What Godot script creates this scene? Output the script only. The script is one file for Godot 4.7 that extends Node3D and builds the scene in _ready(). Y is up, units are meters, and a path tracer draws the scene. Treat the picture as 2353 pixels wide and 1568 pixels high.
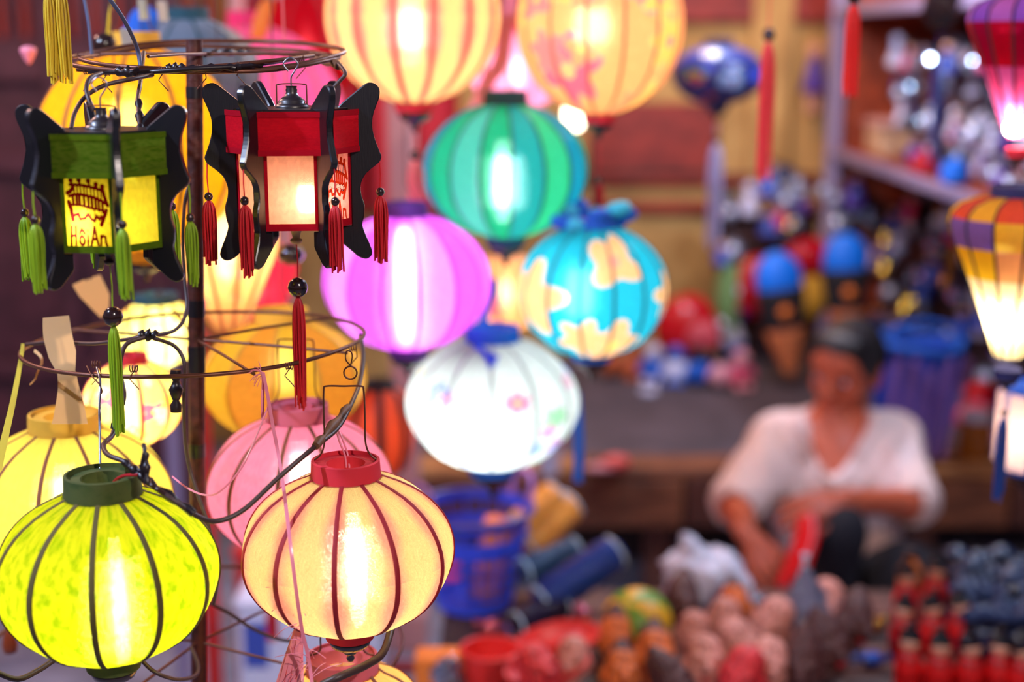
extends Node3D

const W := 2353.0
const H := 1568.0
const F := 3268.0          # 50 mm lens on a 36 mm wide frame, in pixels
const PITCH := 12.0
const EYE := 1.65
var cb := Basis(Vector3.RIGHT, deg_to_rad(-PITCH))
var taken := {}
var rng := RandomNumberGenerator.new()
var M := {}


# ---------------------------------------------------------------- places
func ray(px: float, py: float) -> Vector3:
	return cb * Vector3((px - W / 2.0) / F, (H / 2.0 - py) / F, -1.0)

func at(px: float, py: float, d: float) -> Vector3:       # a point at depth d metres before the eye
	return Vector3(0, EYE, 0) + ray(px, py) * d

func on_y(px: float, py: float, y: float) -> Vector3:     # where that line of sight meets the height y
	var r := ray(px, py)
	return Vector3(0, EYE, 0) + r * ((y - EYE) / r.y)

func on_z(px: float, py: float, z: float) -> Vector3:
	var r := ray(px, py)
	return Vector3(0, EYE, 0) + r * (z / r.z)

func sz(px: float, d: float) -> float:
	return px / F * d

func depth_of(p: Vector3) -> float:
	return -(cb.inverse() * (p - Vector3(0, EYE, 0))).z

func pts(list: Array) -> Array:                            # [[px, py, depth], ...] -> points
	var r := []
	for q in list:
		r.append(at(q[0], q[1], q[2]))
	return r


# ---------------------------------------------------------------- nodes
func numbered(called: String) -> String:
	var n: int = taken.get(called, 0)
	taken[called] = n + 1
	return called if n == 0 else "%s_%03d" % [called, n]

func tag(o: Node3D, label: String, category := "", group := "", kind := "") -> Node3D:
	o.set_meta("label", label)
	if category: o.set_meta("category", category)
	if group: o.set_meta("group", group)
	if kind: o.set_meta("kind", kind)
	return o

func thing(called: String, label: String, category: String, pos := Vector3.ZERO, turn := 0.0, group := "") -> Node3D:
	var o := Node3D.new()
	o.name = numbered(called)
	add_child(o)
	o.position = pos
	o.rotation.y = turn
	tag(o, label, category, group)
	return o

func part(called: String, mesh: Mesh, mat: Material, parent: Node3D, pos := Vector3.ZERO, rot := Vector3.ZERO, label := "") -> MeshInstance3D:
	var o := MeshInstance3D.new()
	o.name = called
	o.mesh = mesh
	o.material_override = mat
	parent.add_child(o, true)
	o.position = pos
	o.rotation = rot
	if label: o.set_meta("label", label)
	return o

func single(called: String, label: String, category: String, mesh: Mesh, mat: Material, pos := Vector3.ZERO, rot := Vector3.ZERO, group := "") -> MeshInstance3D:
	var o := part(numbered(called), mesh, mat, self, pos, rot)
	tag(o, label, category, group)
	return o

func struct(called: String, label: String, mesh: Mesh, mat: Material, pos := Vector3.ZERO, rot := Vector3.ZERO) -> MeshInstance3D:
	var o := part(called, mesh, mat, self, pos, rot)
	tag(o, label, "", "", "structure")
	return o

func dup(root: Node3D, pos: Vector3, turn: float, label := "", group := "") -> Node3D:
	var base := str(root.get_meta("base", root.name))
	var r: Node3D = root.duplicate()
	r.name = numbered(base)
	add_child(r)
	r.position = pos
	r.rotation.y = turn
	if label: r.set_meta("label", label)
	if group: r.set_meta("group", group)
	return r


# ---------------------------------------------------------------- meshes
func grid(rows: Array, closed := true, uvs := Vector2.ONE) -> ArrayMesh:
	var m := rows.size()
	var n: int = rows[0].size()
	var c := n + 1 if closed else n
	var v := PackedVector3Array()
	var uv := PackedVector2Array()
	var acc := PackedVector3Array()
	acc.resize(m * n)
	var idx := PackedInt32Array()
	for i in m:
		var row: PackedVector3Array = rows[i]
		for j in c:
			v.append(row[j % n])
			uv.append(Vector2(uvs.x * j / (c - 1.0), uvs.y * (1.0 - i / (m - 1.0))))
	for i in m - 1:
		for j in c - 1:
			var a := i * c + j
			var pa := v[a]
			var pb := v[a + 1]
			var pd := v[a + c]
			var pe := v[a + c + 1]
			idx.append_array([a, a + 1, a + c, a + 1, a + c + 1, a + c])
			var nn := (pe - pa).cross(pb - pd)
			if nn.length_squared() < 1e-24:
				nn = (pd - pa).cross(pb - pa)
			var j1 := (j + 1) % n
			acc[i * n + j] += nn
			acc[i * n + j1] += nn
			acc[(i + 1) * n + j] += nn
			acc[(i + 1) * n + j1] += nn
	var nm := PackedVector3Array()
	for i in m:
		for j in c:
			var q := acc[i * n + j % n]
			nm.append(q.normalized() if q.length_squared() > 1e-30 else Vector3.UP)
	return arrays(v, nm, uv, idx)

func arrays(v: PackedVector3Array, nm, uv, idx: PackedInt32Array, col = null) -> ArrayMesh:
	var a := []
	a.resize(Mesh.ARRAY_MAX)
	a[Mesh.ARRAY_VERTEX] = v
	a[Mesh.ARRAY_NORMAL] = nm
	a[Mesh.ARRAY_TEX_UV] = uv
	a[Mesh.ARRAY_INDEX] = idx
	if col != null: a[Mesh.ARRAY_COLOR] = col
	var mesh := ArrayMesh.new()
	mesh.add_surface_from_arrays(Mesh.PRIMITIVE_TRIANGLES, a)
	return mesh

func ring(r: float, y: float, n: int, squash := 1.0) -> PackedVector3Array:
	var p := PackedVector3Array()
	for j in n:
		var t := TAU * j / n
		p.append(Vector3(cos(t) * r, y, sin(t) * r * squash))
	return p

# profile of [r, y] from bottom to top; a repeated point makes a hard edge
func lathe(prof: Array, n := 24, squash := 1.0) -> ArrayMesh:
	var rows := []
	for q in prof:
		rows.append(ring(maxf(q[0], 0.00001), q[1], n, squash))
	return grid(rows)

func smooth(p: Array, k := 6) -> Array:
	var out := []
	for i in p.size() - 1:
		var a = p[maxi(i - 1, 0)]
		var b = p[i]
		var c = p[i + 1]
		var d = p[mini(i + 2, p.size() - 1)]
		for s in k:
			var t := float(s) / k
			out.append(0.5 * ((2.0 * b) + (c - a) * t + (2.0 * a - 5.0 * b + 4.0 * c - d) * t * t + (3.0 * b - a - 3.0 * c + d) * t * t * t))
	out.append(p[-1])
	return out

func tube_rows(p: Array, r, n := 8, flat := 1.0, closed_path := false) -> Array:
	var rows := []
	var side := Vector3.ZERO
	for i in p.size():
		var t: Vector3
		if closed_path:
			t = (p[(i + 1) % p.size()] - p[(i - 1 + p.size()) % p.size()]).normalized()
		else:
			t = (p[mini(i + 1, p.size() - 1)] - p[maxi(i - 1, 0)]).normalized()
		if side == Vector3.ZERO:
			side = t.cross(Vector3.UP if absf(t.y) < 0.9 else Vector3.RIGHT).normalized()
		side = (side - t * side.dot(t)).normalized()
		var up := side.cross(t)
		var rr: float = r[i] if r is Array else r
		var row := PackedVector3Array()
		for j in n:
			var a := TAU * j / n
			row.append(p[i] + side * cos(a) * rr * flat + up * sin(a) * -rr)
		rows.append(row)
	return rows

func tube(p: Array, r, n := 8, flat := 1.0) -> ArrayMesh:
	var rows := tube_rows(p, r, n, flat)
	var a := PackedVector3Array()
	var b := PackedVector3Array()
	for j in n:
		a.append(p[0])
		b.append(p[-1])
	rows.push_front(rows[0])
	rows.push_front(a)
	rows.append(rows[-1])
	rows.append(b)
	return grid(rows)

func loop_tube(p: Array, r: float, n := 8) -> ArrayMesh:
	var rows := tube_rows(p, r, n, 1.0, true)
	rows.append(rows[0])
	return grid(rows)

func circle(c: Vector3, r: float, n := 64, tilt := Vector3.ZERO, wob := 0.0) -> Array:
	var out := []
	var b := Basis.from_euler(tilt)
	for i in n:
		var t := TAU * i / n
		out.append(c + b * Vector3(cos(t) * r, sin(t * 3.0 + 1.0) * wob + sin(t * 5.0) * wob * 0.5, sin(t) * r))
	return out

func join(list: Array) -> ArrayMesh:                       # [mesh] or [mesh, transform]
	var st := SurfaceTool.new()
	st.begin(Mesh.PRIMITIVE_TRIANGLES)
	for q in list:
		if q is Array:
			st.append_from(q[0], 0, q[1])
		else:
			st.append_from(q, 0, Transform3D.IDENTITY)
	return st.commit()

func tf(pos: Vector3, rot := Vector3.ZERO, s := Vector3.ONE) -> Transform3D:
	return Transform3D(Basis.from_euler(rot) * Basis.from_scale(s), pos)

# a flat outline (x, y) with thickness along z and chamfered edges
func extrude(poly: PackedVector2Array, depth: float, ch := 0.0) -> ArrayMesh:
	if Geometry2D.is_polygon_clockwise(poly):
		poly.reverse()
	var n := poly.size()
	var ins := PackedVector2Array()
	for i in n:
		var a := (poly[i] - poly[i - 1]).normalized()
		var b := (poly[(i + 1) % n] - poly[i]).normalized()
		var na := Vector2(-a.y, a.x)
		var nb := Vector2(-b.y, b.x)
		var k := (na + nb).normalized()
		ins.append(poly[i] + k * ch / maxf(0.5, k.dot(na)))
	var tri := Geometry2D.triangulate_polygon(poly)
	var st := SurfaceTool.new()
	st.begin(Mesh.PRIMITIVE_TRIANGLES)
	var lo := poly[0]
	var hi := poly[0]
	for q in poly:
		lo = lo.min(q)
		hi = hi.max(q)
	var z := depth / 2.0
	var put := func(p: Vector2, zz: float) -> void:
		st.set_uv(Vector2((p.x - lo.x) / maxf(hi.x - lo.x, 1e-6), 1.0 - (p.y - lo.y) / maxf(hi.y - lo.y, 1e-6)))
		st.add_vertex(Vector3(p.x, p.y, zz))
	st.set_smooth_group(-1)
	for i in range(0, tri.size(), 3):
		var a := ins[tri[i]]
		var b := ins[tri[i + 1]]
		var c := ins[tri[i + 2]]
		if (b - a).cross(c - a) > 0:
			var s := b
			b = c
			c = s
		put.call(a, z); put.call(b, z); put.call(c, z)
		put.call(a, -z); put.call(c, -z); put.call(b, -z)
	var lev := [[ins, z], [poly, z - ch], [poly, -z + ch], [ins, -z]] if ch > 0 else [[poly, z], [poly, -z]]
	for k in lev.size() - 1:
		var p0: PackedVector2Array = lev[k][0]
		var p1: PackedVector2Array = lev[k + 1][0]
		for i in n:
			var j := (i + 1) % n
			put.call(p0[i], lev[k][1]); put.call(p0[j], lev[k][1]); put.call(p1[i], lev[k + 1][1])
			put.call(p0[j], lev[k][1]); put.call(p1[j], lev[k + 1][1]); put.call(p1[i], lev[k + 1][1])
	st.generate_normals()
	return st.commit()

func poly2(list: Array) -> PackedVector2Array:
	var p := PackedVector2Array()
	for q in list:
		p.append(Vector2(q[0], q[1]))
	return p

func rbox(w: float, h: float, d: float, b := 0.004) -> ArrayMesh:
	b = minf(b, minf(w, minf(h, d)) * 0.3)
	var x := w / 2.0
	var y := h / 2.0
	return extrude(poly2([[-x + b, -y], [x - b, -y], [x, -y + b], [x, y - b], [x - b, y], [-x + b, y], [-x, y - b], [-x, -y + b]]), d, b)

# an ellipsoid whose surface is pushed about by noise
func blob(r: Vector3, seed_ := 0, amp := 0.0, freq := 6.0, n := 20, m := 14) -> ArrayMesh:
	var ns := FastNoiseLite.new()
	ns.seed = seed_
	ns.frequency = 1.0
	ns.fractal_octaves = 2
	var rows := []
	for i in m + 1:
		var a := -PI / 2 + PI * i / m
		var row := PackedVector3Array()
		for j in n:
			var t := TAU * j / n
			var u := Vector3(cos(a) * cos(t), sin(a), cos(a) * sin(t))
			if i == 0: u = Vector3.DOWN
			if i == m: u = Vector3.UP
			row.append(u * r * (1.0 + amp * ns.get_noise_3dv(u * freq)))
		rows.append(row)
	return grid(rows)

func cone_strip(p: Array, widths: Array, face: Vector3) -> ArrayMesh:   # a thin ribbon with two sides along points
	var rows := []
	for i in p.size():
		var t: Vector3 = (p[mini(i + 1, p.size() - 1)] - p[maxi(i - 1, 0)]).normalized()
		var s := t.cross(face).normalized() * float(widths[i]) * 0.5
		var q := s.cross(t).normalized() * 0.00012
		rows.append(PackedVector3Array([p[i] - s + q, p[i] + s + q, p[i] + s - q, p[i] - s - q]))
	return grid(rows)


# ---------------------------------------------------------------- materials
func c8(r: float, g: float, b: float) -> Color:
	return Color(r / 255.0, g / 255.0, b / 255.0)

func mat(col: Color, rough := 0.6, metal := 0.0, extra := {}) -> StandardMaterial3D:
	var m := StandardMaterial3D.new()
	m.albedo_color = col
	m.roughness = rough
	m.metallic = metal
	for k in extra:
		m.set(k, extra[k])
	return m

func noise_tex(seed_: int, freq: float, lo: Color, hi: Color, octaves := 3, size := 256, warp := 0.0, mid = null) -> NoiseTexture2D:
	var f := FastNoiseLite.new()
	f.seed = seed_
	f.noise_type = FastNoiseLite.TYPE_SIMPLEX_SMOOTH
	f.frequency = freq
	f.fractal_octaves = octaves
	if warp > 0.0:
		f.domain_warp_enabled = true
		f.domain_warp_amplitude = warp
		f.domain_warp_frequency = freq * 0.8
	var g := Gradient.new()
	g.set_color(0, lo)
	g.set_color(1, hi)
	if mid != null: g.add_point(0.5, mid)
	var t := NoiseTexture2D.new()
	t.width = size
	t.height = size
	t.seamless = true
	t.noise = f
	t.color_ramp = g
	return t

func height_tex(seed_: int, freq: float, octaves := 3, size := 256, warp := 0.0) -> NoiseTexture2D:
	return noise_tex(seed_, freq, Color.BLACK, Color.WHITE, octaves, size, warp)

func tri(m: StandardMaterial3D, scale: float) -> StandardMaterial3D:
	m.uv1_triplanar = true
	m.uv1_scale = Vector3.ONE * scale
	return m

# ---------------------------------------------------------------- the scene
func _ready() -> void:
	rng.seed = 5
	var cam := Camera3D.new()
	cam.name = "camera"
	cam.position = Vector3(0, EYE, 0)
	cam.basis = cb
	cam.keep_aspect = Camera3D.KEEP_HEIGHT
	cam.fov = rad_to_deg(2.0 * atan(H / 2.0 / F))
	cam.far = 60.0
	var ca := CameraAttributesPhysical.new()
	ca.frustum_focal_length = 50.0
	ca.exposure_aperture = 2.4
	ca.frustum_focus_distance = 1.17
	ca.frustum_far = 60.0
	cam.attributes = ca
	add_child(cam)

	var we := WorldEnvironment.new()
	we.name = "environment"
	var e := Environment.new()
	e.background_mode = Environment.BG_SKY
	var sky := Sky.new()
	var sm := ProceduralSkyMaterial.new()
	sm.sky_top_color = c8(74, 72, 108)
	sm.sky_horizon_color = c8(132, 104, 112)
	sm.ground_bottom_color = c8(60, 48, 52)
	sm.ground_horizon_color = c8(132, 104, 112)
	sm.sun_angle_max = 1.0
	sky.sky_material = sm
	e.sky = sky
	e.background_energy_multiplier = 1.0
	e.tonemap_mode = Environment.TONE_MAPPER_LINEAR
	e.tonemap_exposure = 1.0
	e.sdfgi_enabled = true
	e.ssao_enabled = true
	e.ssil_enabled = true
	we.environment = e
	add_child(we)

	materials()
	# bare stall lamps, some added unseen to brighten the cabinet, foreground and doors
	stall_and_fill_lamp("white stall bulb hanging above the goods table", Vector3(1.45, 2.6, -2.9), 2.6, c8(205, 222, 255))
	stall_and_fill_lamp("added unseen white fill bulb before the cabinet", Vector3(0.50, 2.15, -3.7), 1.5, c8(205, 220, 255))  # out of view, added to brighten the wares in the cabinet
	stall_and_fill_lamp("white stall bulb hanging left of the lantern stand", Vector3(-1.25, 2.45, -0.7), 3.4, c8(200, 216, 255))
	stall_and_fill_lamp("added unseen white fill bulb over the street before the stall", Vector3(0.9, 2.6, 0.7), 3.4, c8(255, 236, 226))  # out of view behind the camera, added to lift the foreground
	stall_and_fill_lamp("added unseen rosy fill bulb before the dark wooden doors", Vector3(-2.0, 2.8, -2.7), 2.4, c8(255, 190, 170))  # out of view, added to light up the doors on the left
	stall_and_fill_lamp("warm stall bulb hanging before the yellow wall", Vector3(0.35, 2.9, -4.3), 2.2, c8(255, 200, 150))

	setting()
	stand()
	hexagons()
	stand_lanterns()
	stand_bits()
	hanging_lanterns()
	cabinet()
	platform_goods()
	vendor()
	table_goods()

func stall_and_fill_lamp(label: String, p: Vector3, energy: float, col: Color) -> void:
	var l := thing("stall_and_fill_lamp", label, "lamp", p)
	lamp_bulb(l, Vector3.ZERO, energy, col, 0.035, 0.05, 0.5, 60.0)

func materials() -> void:
	M.weave = weave_tex()
	M.brocade = noise_tex(3, 0.012, Color(0.90, 0.90, 0.90), Color(1, 1, 1), 3, 512, 60.0)
	M.brocade2 = noise_tex(8, 0.009, Color(0.62, 0.80, 0.45), Color(1, 1, 1), 4, 512, 90.0, Color(0.94, 0.96, 0.9))
	M.rim_tint_pink = dyed(Color(1.0, 0.72, 0.95), 5)
	M.rim_tint_pink2 = dyed(Color(1.0, 0.62, 0.90), 6)
	M.wire = mat(c8(104, 62, 46), 0.42, 0.55)
	M.steel = mat(c8(150, 150, 160), 0.3, 0.9)
	M.black_plastic = mat(c8(22, 18, 22), 0.35)
	M.cable = mat(c8(62, 42, 38), 0.45)
	M.cable_blue = mat(c8(70, 78, 110), 0.45)
	M.rust = mat(c8(100, 46, 34), 0.55, 0.25)
	M.rust.albedo_texture = noise_tex(11, 0.02, Color(0.55, 0.5, 0.5), Color(1, 0.95, 0.9), 4, 256)
	M.rust.heightmap_enabled = true
	M.rust.heightmap_texture = height_tex(12, 0.04, 4)
	M.rust.heightmap_scale = 0.05
	tri(M.rust, 12.0)
	M.black_wood = mat(c8(11, 12, 18), 0.36, 0.0, {"clearcoat_enabled": true, "clearcoat": 0.5, "clearcoat_roughness": 0.3})
	M.black_wood.heightmap_enabled = true
	M.black_wood.heightmap_texture = height_tex(14, 0.03, 4)
	M.black_wood.heightmap_scale = 0.006
	tri(M.black_wood, 25.0)
	M.black_wood.uv1_scale = Vector3(90, 8, 90)
	M.bead_dark = mat(c8(40, 22, 18), 0.16, 0.0, {"clearcoat_enabled": true, "clearcoat": 0.8, "clearcoat_roughness": 0.08})
	M.wood_dark = mat(c8(26, 16, 16), 0.35, 0.0, {"clearcoat_enabled": true, "clearcoat": 0.4})
	M.wood_tan = mat(c8(196, 160, 110), 0.5)
	M.red_thread = mat(c8(205, 20, 34), 0.5, 0.0, {"rim_enabled": true, "rim": 0.5, "backlight_enabled": true, "backlight": c8(150, 20, 25)})
	M.green_thread = mat(c8(140, 178, 20), 0.45, 0.0, {"rim_enabled": true, "rim": 0.5, "backlight_enabled": true, "backlight": c8(130, 150, 20)})
	M.yellow_thread = mat(c8(222, 190, 40), 0.45, 0.0, {"rim_enabled": true, "rim": 0.5, "backlight_enabled": true, "backlight": c8(160, 130, 20)})
	M.red_cloth = mat(c8(206, 34, 52), 0.8)
	M.rib_red = mat(c8(150, 18, 30), 0.7)
	M.rib_brown = mat(c8(120, 66, 30), 0.7)
	M.rib_green = mat(c8(84, 74, 24), 0.8)
	M.rib_pink = mat(c8(196, 110, 90), 0.7)
	M.rib_teal = mat(c8(30, 70, 80), 0.7)
	M.rib_violet = mat(c8(150, 60, 160), 0.7)
	M.tape = mat(c8(226, 176, 112), 0.7, 0.0, {"backlight_enabled": true, "backlight": c8(120, 90, 50)})
	M.pink_plastic = mat(c8(245, 150, 170), 0.25, 0.0, {"backlight_enabled": true, "backlight": c8(160, 110, 120)})
	M.yellow_plastic = mat(c8(210, 190, 70), 0.3, 0.0, {"backlight_enabled": true, "backlight": c8(120, 110, 40)})
	for q in [["green_cloth", 70, 80, 30], ["pink_cloth", 196, 92, 110], ["yellow_cloth", 224, 170, 50], ["teal_cloth", 24, 70, 84], ["hot_cloth", 225, 40, 100], ["violet_cloth", 90, 50, 140], ["blue_cloth", 20, 90, 190], ["turq_cloth", 60, 190, 215], ["indigo_cloth", 30, 30, 80], ["rib_gold", 200, 150, 40], ["rib_hot", 200, 50, 90], ["rib_grey", 130, 140, 140], ["rib_black", 24, 14, 18]]:
		M[q[0]] = mat(c8(q[1], q[2], q[3]), 0.8)
	for q in [["pink_thread", 225, 110, 110], ["coral_thread", 240, 60, 66], ["scarlet_thread", 235, 22, 10], ["blue_thread", 24, 60, 130], ["pale_thread", 180, 176, 214]]:
		M[q[0]] = mat(c8(q[1], q[2], q[3]), 0.5, 0.0, {"rim_enabled": true, "rim": 0.4})
	M.green_cloth.albedo_texture = M.brocade2
	tri(M.green_cloth, 14.0)
	M.plank_light2 = mat(c8(190, 150, 90), 0.5)
	M.orange_cloth = mat(c8(225, 120, 40), 0.8)
	M.clear_plastic = mat(c8(190, 215, 230), 0.12, 0.1)
	M.post_pink = mat(c8(196, 140, 134), 0.7)
	M.sky_blue = mat(c8(0, 120, 240), 0.5)
	M.black_cloth = mat(c8(26, 22, 26), 0.8)
	M.embroidery = mat(Color.WHITE, 0.8, 0.0, {"albedo_texture": noise_tex(41, 0.03, c8(40, 24, 24), c8(245, 180, 60), 2, 256, 20.0, c8(220, 110, 70))})
	tri(M.embroidery, 9.0)
	M.gloss_red2 = mat(c8(190, 14, 24), 0.25)
	M.gloss_blue2 = mat(c8(20, 90, 190), 0.35)
	M.orange_toy = mat(c8(176, 84, 40), 0.7)
	M.pale_pink = mat(c8(215, 150, 160), 0.6)
	M.rose = mat(c8(205, 80, 110), 0.6)
	M.lilac = mat(c8(170, 120, 190), 0.4)
	M.coral_gloss = mat(c8(225, 90, 80), 0.35)
	M.blue_film = mat(c8(44, 70, 180), 0.25, 0.0, {"backlight_enabled": true, "backlight": c8(60, 90, 200)})
	M.eye = mat(c8(18, 12, 12), 0.2)
	M.scarlet_gloss = mat(c8(225, 16, 16), 0.3)
	M.blue_plastic = mat(c8(64, 92, 230), 0.35, 0.0, {"backlight_enabled": true, "backlight": c8(40, 60, 180)})
	M.violet_plastic = mat(c8(74, 60, 140), 0.35)
	M.gold_wrap = mat(c8(226, 150, 60), 0.35)
	M.blue_wrap = crinkle(mat(c8(30, 62, 140), 0.07, 0.35))
	M.teal_wrap = crinkle(mat(c8(40, 68, 96), 0.1, 0.3))
	M.dark_wrap = crinkle(mat(c8(30, 24, 50), 0.08, 0.3))
	M.white_film = mat(c8(225, 228, 245), 0.15, 0.0, {"backlight_enabled": true, "backlight": c8(150, 150, 160)})
	M.grey_film = crinkle(mat(c8(120, 120, 140), 0.1, 0.2))
	M.ball_green = mat(c8(96, 140, 20), 0.45)
	M.ball_yellow = mat(c8(214, 160, 20), 0.45)
	M.mask_pink = mat(c8(224, 150, 132), 0.5)
	M.mask_orange = mat(c8(232, 116, 34), 0.5)
	M.mask_red = mat(c8(226, 44, 48), 0.45)
	M.mask_brown = mat(c8(84, 40, 32), 0.5)
	M.doll_red = mat(c8(180, 12, 14), 0.3)
	M.black_gloss = mat(c8(14, 14, 20), 0.1)
	M.navy_glaze = mat(c8(24, 36, 66), 0.22)
	M.red_plastic = mat(c8(214, 40, 34), 0.4)
	M.white_plastic = mat(c8(214, 218, 240), 0.4)
	M.groove_grey = mat(c8(150, 150, 170), 0.6)
	for q in [M.mask_pink, M.mask_orange, M.mask_red, M.mask_brown]:
		q.albedo_texture = noise_tex(61, 0.02, Color(0.35, 0.25, 0.22), Color(1, 1, 1), 4, 256, 30.0, Color(1, 0.97, 0.95))
		q.heightmap_enabled = true
		q.heightmap_texture = height_tex(62, 0.03, 3)
		q.heightmap_scale = 0.35
		tri(q, 13.0)

func crinkle(m: StandardMaterial3D) -> StandardMaterial3D:      # plastic film pulled into small flat creases
	m.heightmap_enabled = true
	m.heightmap_texture = height_tex(63, 0.022, 3, 256, 25.0)
	m.heightmap_scale = 0.5
	return tri(m, 9.0)

# ---------------------------------------------------------------- silk lanterns
# A normal map whose texels tilt either along the weft or along the warp: the threads of woven silk, which spread a lamp seen through them into a cross.
func weave_tex() -> ImageTexture:
	var n := 256
	var im := Image.create(n, n, false, Image.FORMAT_RGB8)
	var r := RandomNumberGenerator.new()
	r.seed = 77
	for y in n:
		for x in n:
			var k := r.randf()
			var t := (1.0 if r.randf() < 0.5 else -1.0) * pow(r.randf(), 1.6) * 0.85
			var o := r.randfn(0.0, 0.05)
			var nx := t * 0.8 if k < 0.42 else o
			var ny := o if k < 0.42 else t * 1.5
			if k > 0.9:
				nx = r.randfn(0.0, 0.12)
				ny = r.randfn(0.0, 0.12)
			var v := Vector3(nx, ny, 1.0).normalized()
			im.set_pixel(x, y, Color(v.x * 0.5 + 0.5, v.y * 0.5 + 0.5, v.z * 0.5 + 0.5))
	return ImageTexture.create_from_image(im)

# through: share of light that comes diffusely through; the rest is split into woven gaps (glass) and plain cloth
func silk(col: Color, tex: Texture2D = null, through := 0.80, gap := 0.6, extra := {}) -> StandardMaterial3D:
	var m := StandardMaterial3D.new()
	var pale := col.lerp(Color.WHITE, 0.30 if gap > 0.3 else 0.0)     # the gaps between the threads let light through less tinted than the threads do
	m.albedo_color = Color(pale, 1.0 - gap)
	m.roughness = 0.02
	m.metallic_specular = 0.25
	m.refraction_enabled = true
	m.refraction_scale = 0.03
	m.normal_enabled = true
	m.normal_texture = M.weave
	m.normal_scale = 1.0
	m.texture_filter = BaseMaterial3D.TEXTURE_FILTER_NEAREST
	m.uv1_scale = Vector3(1.0, 2.0, 1.0)
	m.albedo_texture = tex if tex else M.brocade
	m.backlight_enabled = true
	var cl := col.srgb_to_linear()
	var pl := pale.srgb_to_linear()
	var t := Vector3(cl.r / pl.r, cl.g / pl.g, cl.b / pl.b)
	t *= through * 2.0 / maxf(t.x, maxf(t.y, t.z))
	m.backlight = Color(t.x, t.y, t.z).linear_to_srgb()
	for k in extra:
		m.set(k, extra[k])
	return m

# half height h and greatest radius r give an ellipse cut off at the collars' radii
func oval_profile(r: float, h: float, r_top: float, r_low: float, n := 22) -> Array:
	var b := h / sqrt(1.0 - pow(minf(r_top, r_low) / r, 2.0))
	var p := []
	for i in n + 1:
		var y := -h + 2.0 * h * i / n
		var rr := r * sqrt(maxf(0.0, 1.0 - y * y / (b * b)))
		var low := lerpf(r_low, r_top, (y + h) / (2.0 * h))
		p.append([maxf(rr, low), y])
	return p

func radius_at(prof: Array, y: float) -> float:
	for i in prof.size() - 1:
		if y <= prof[i + 1][1]:
			return lerpf(prof[i][0], prof[i + 1][0], (y - prof[i][1]) / (prof[i + 1][1] - prof[i][1]))
	return prof[-1][0]

# cloth that carries one painting right round the lantern, on the second set of coordinates
func painted(tex: Texture2D, through := 0.80, gap := 0.5) -> StandardMaterial3D:
	return silk(Color.WHITE, null, through, gap, {"detail_enabled": true, "detail_albedo": tex, "detail_blend_mode": BaseMaterial3D.BLEND_MODE_MUL, "detail_uv_layer": BaseMaterial3D.DETAIL_UV_2})

func panel_mesh(prof: Array, ribs: int, bulge: float, u0 := 0.0, u1 := 1.0, cols := 8) -> ArrayMesh:
	var rows := []
	var half := PI / ribs
	for q in prof:
		var row := PackedVector3Array()
		for j in cols + 1:
			var f := float(j) / cols
			var a := -half + 2.0 * half * f
			var chord := cos(half) / cos(a)
			var k := lerpf(chord, 1.0, bulge)
			row.append(Vector3(cos(a) * q[0] * k, q[1], sin(a) * q[0] * k))
		rows.append(row)
	var g := grid(rows, false)
	if u0 != 0.0 or u1 != 1.0:
		var a := g.surface_get_arrays(0)
		var uv: PackedVector2Array = (a[Mesh.ARRAY_TEX_UV] as PackedVector2Array).duplicate()
		for i in uv.size():
			uv[i].x = lerpf(u0, u1, uv[i].x)
		a[Mesh.ARRAY_TEX_UV2] = uv
		var both := ArrayMesh.new()
		both.add_surface_from_arrays(Mesh.PRIMITIVE_TRIANGLES, a)
		return both
	return g

func rib_mesh(prof: Array, w: float, t := 0.0009) -> ArrayMesh:
	var rows := []
	for i in prof.size():
		var q = prof[i]
		var taper := w * (0.8 + 0.2 * sin(PI * i / (prof.size() - 1)))
		var r: float = q[0]
		rows.append(PackedVector3Array([Vector3(r - t, q[1], -taper / 2), Vector3(r + t, q[1], -taper / 2), Vector3(r + t, q[1], taper / 2), Vector3(r - t, q[1], taper / 2)]))
	return grid(rows)

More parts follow.
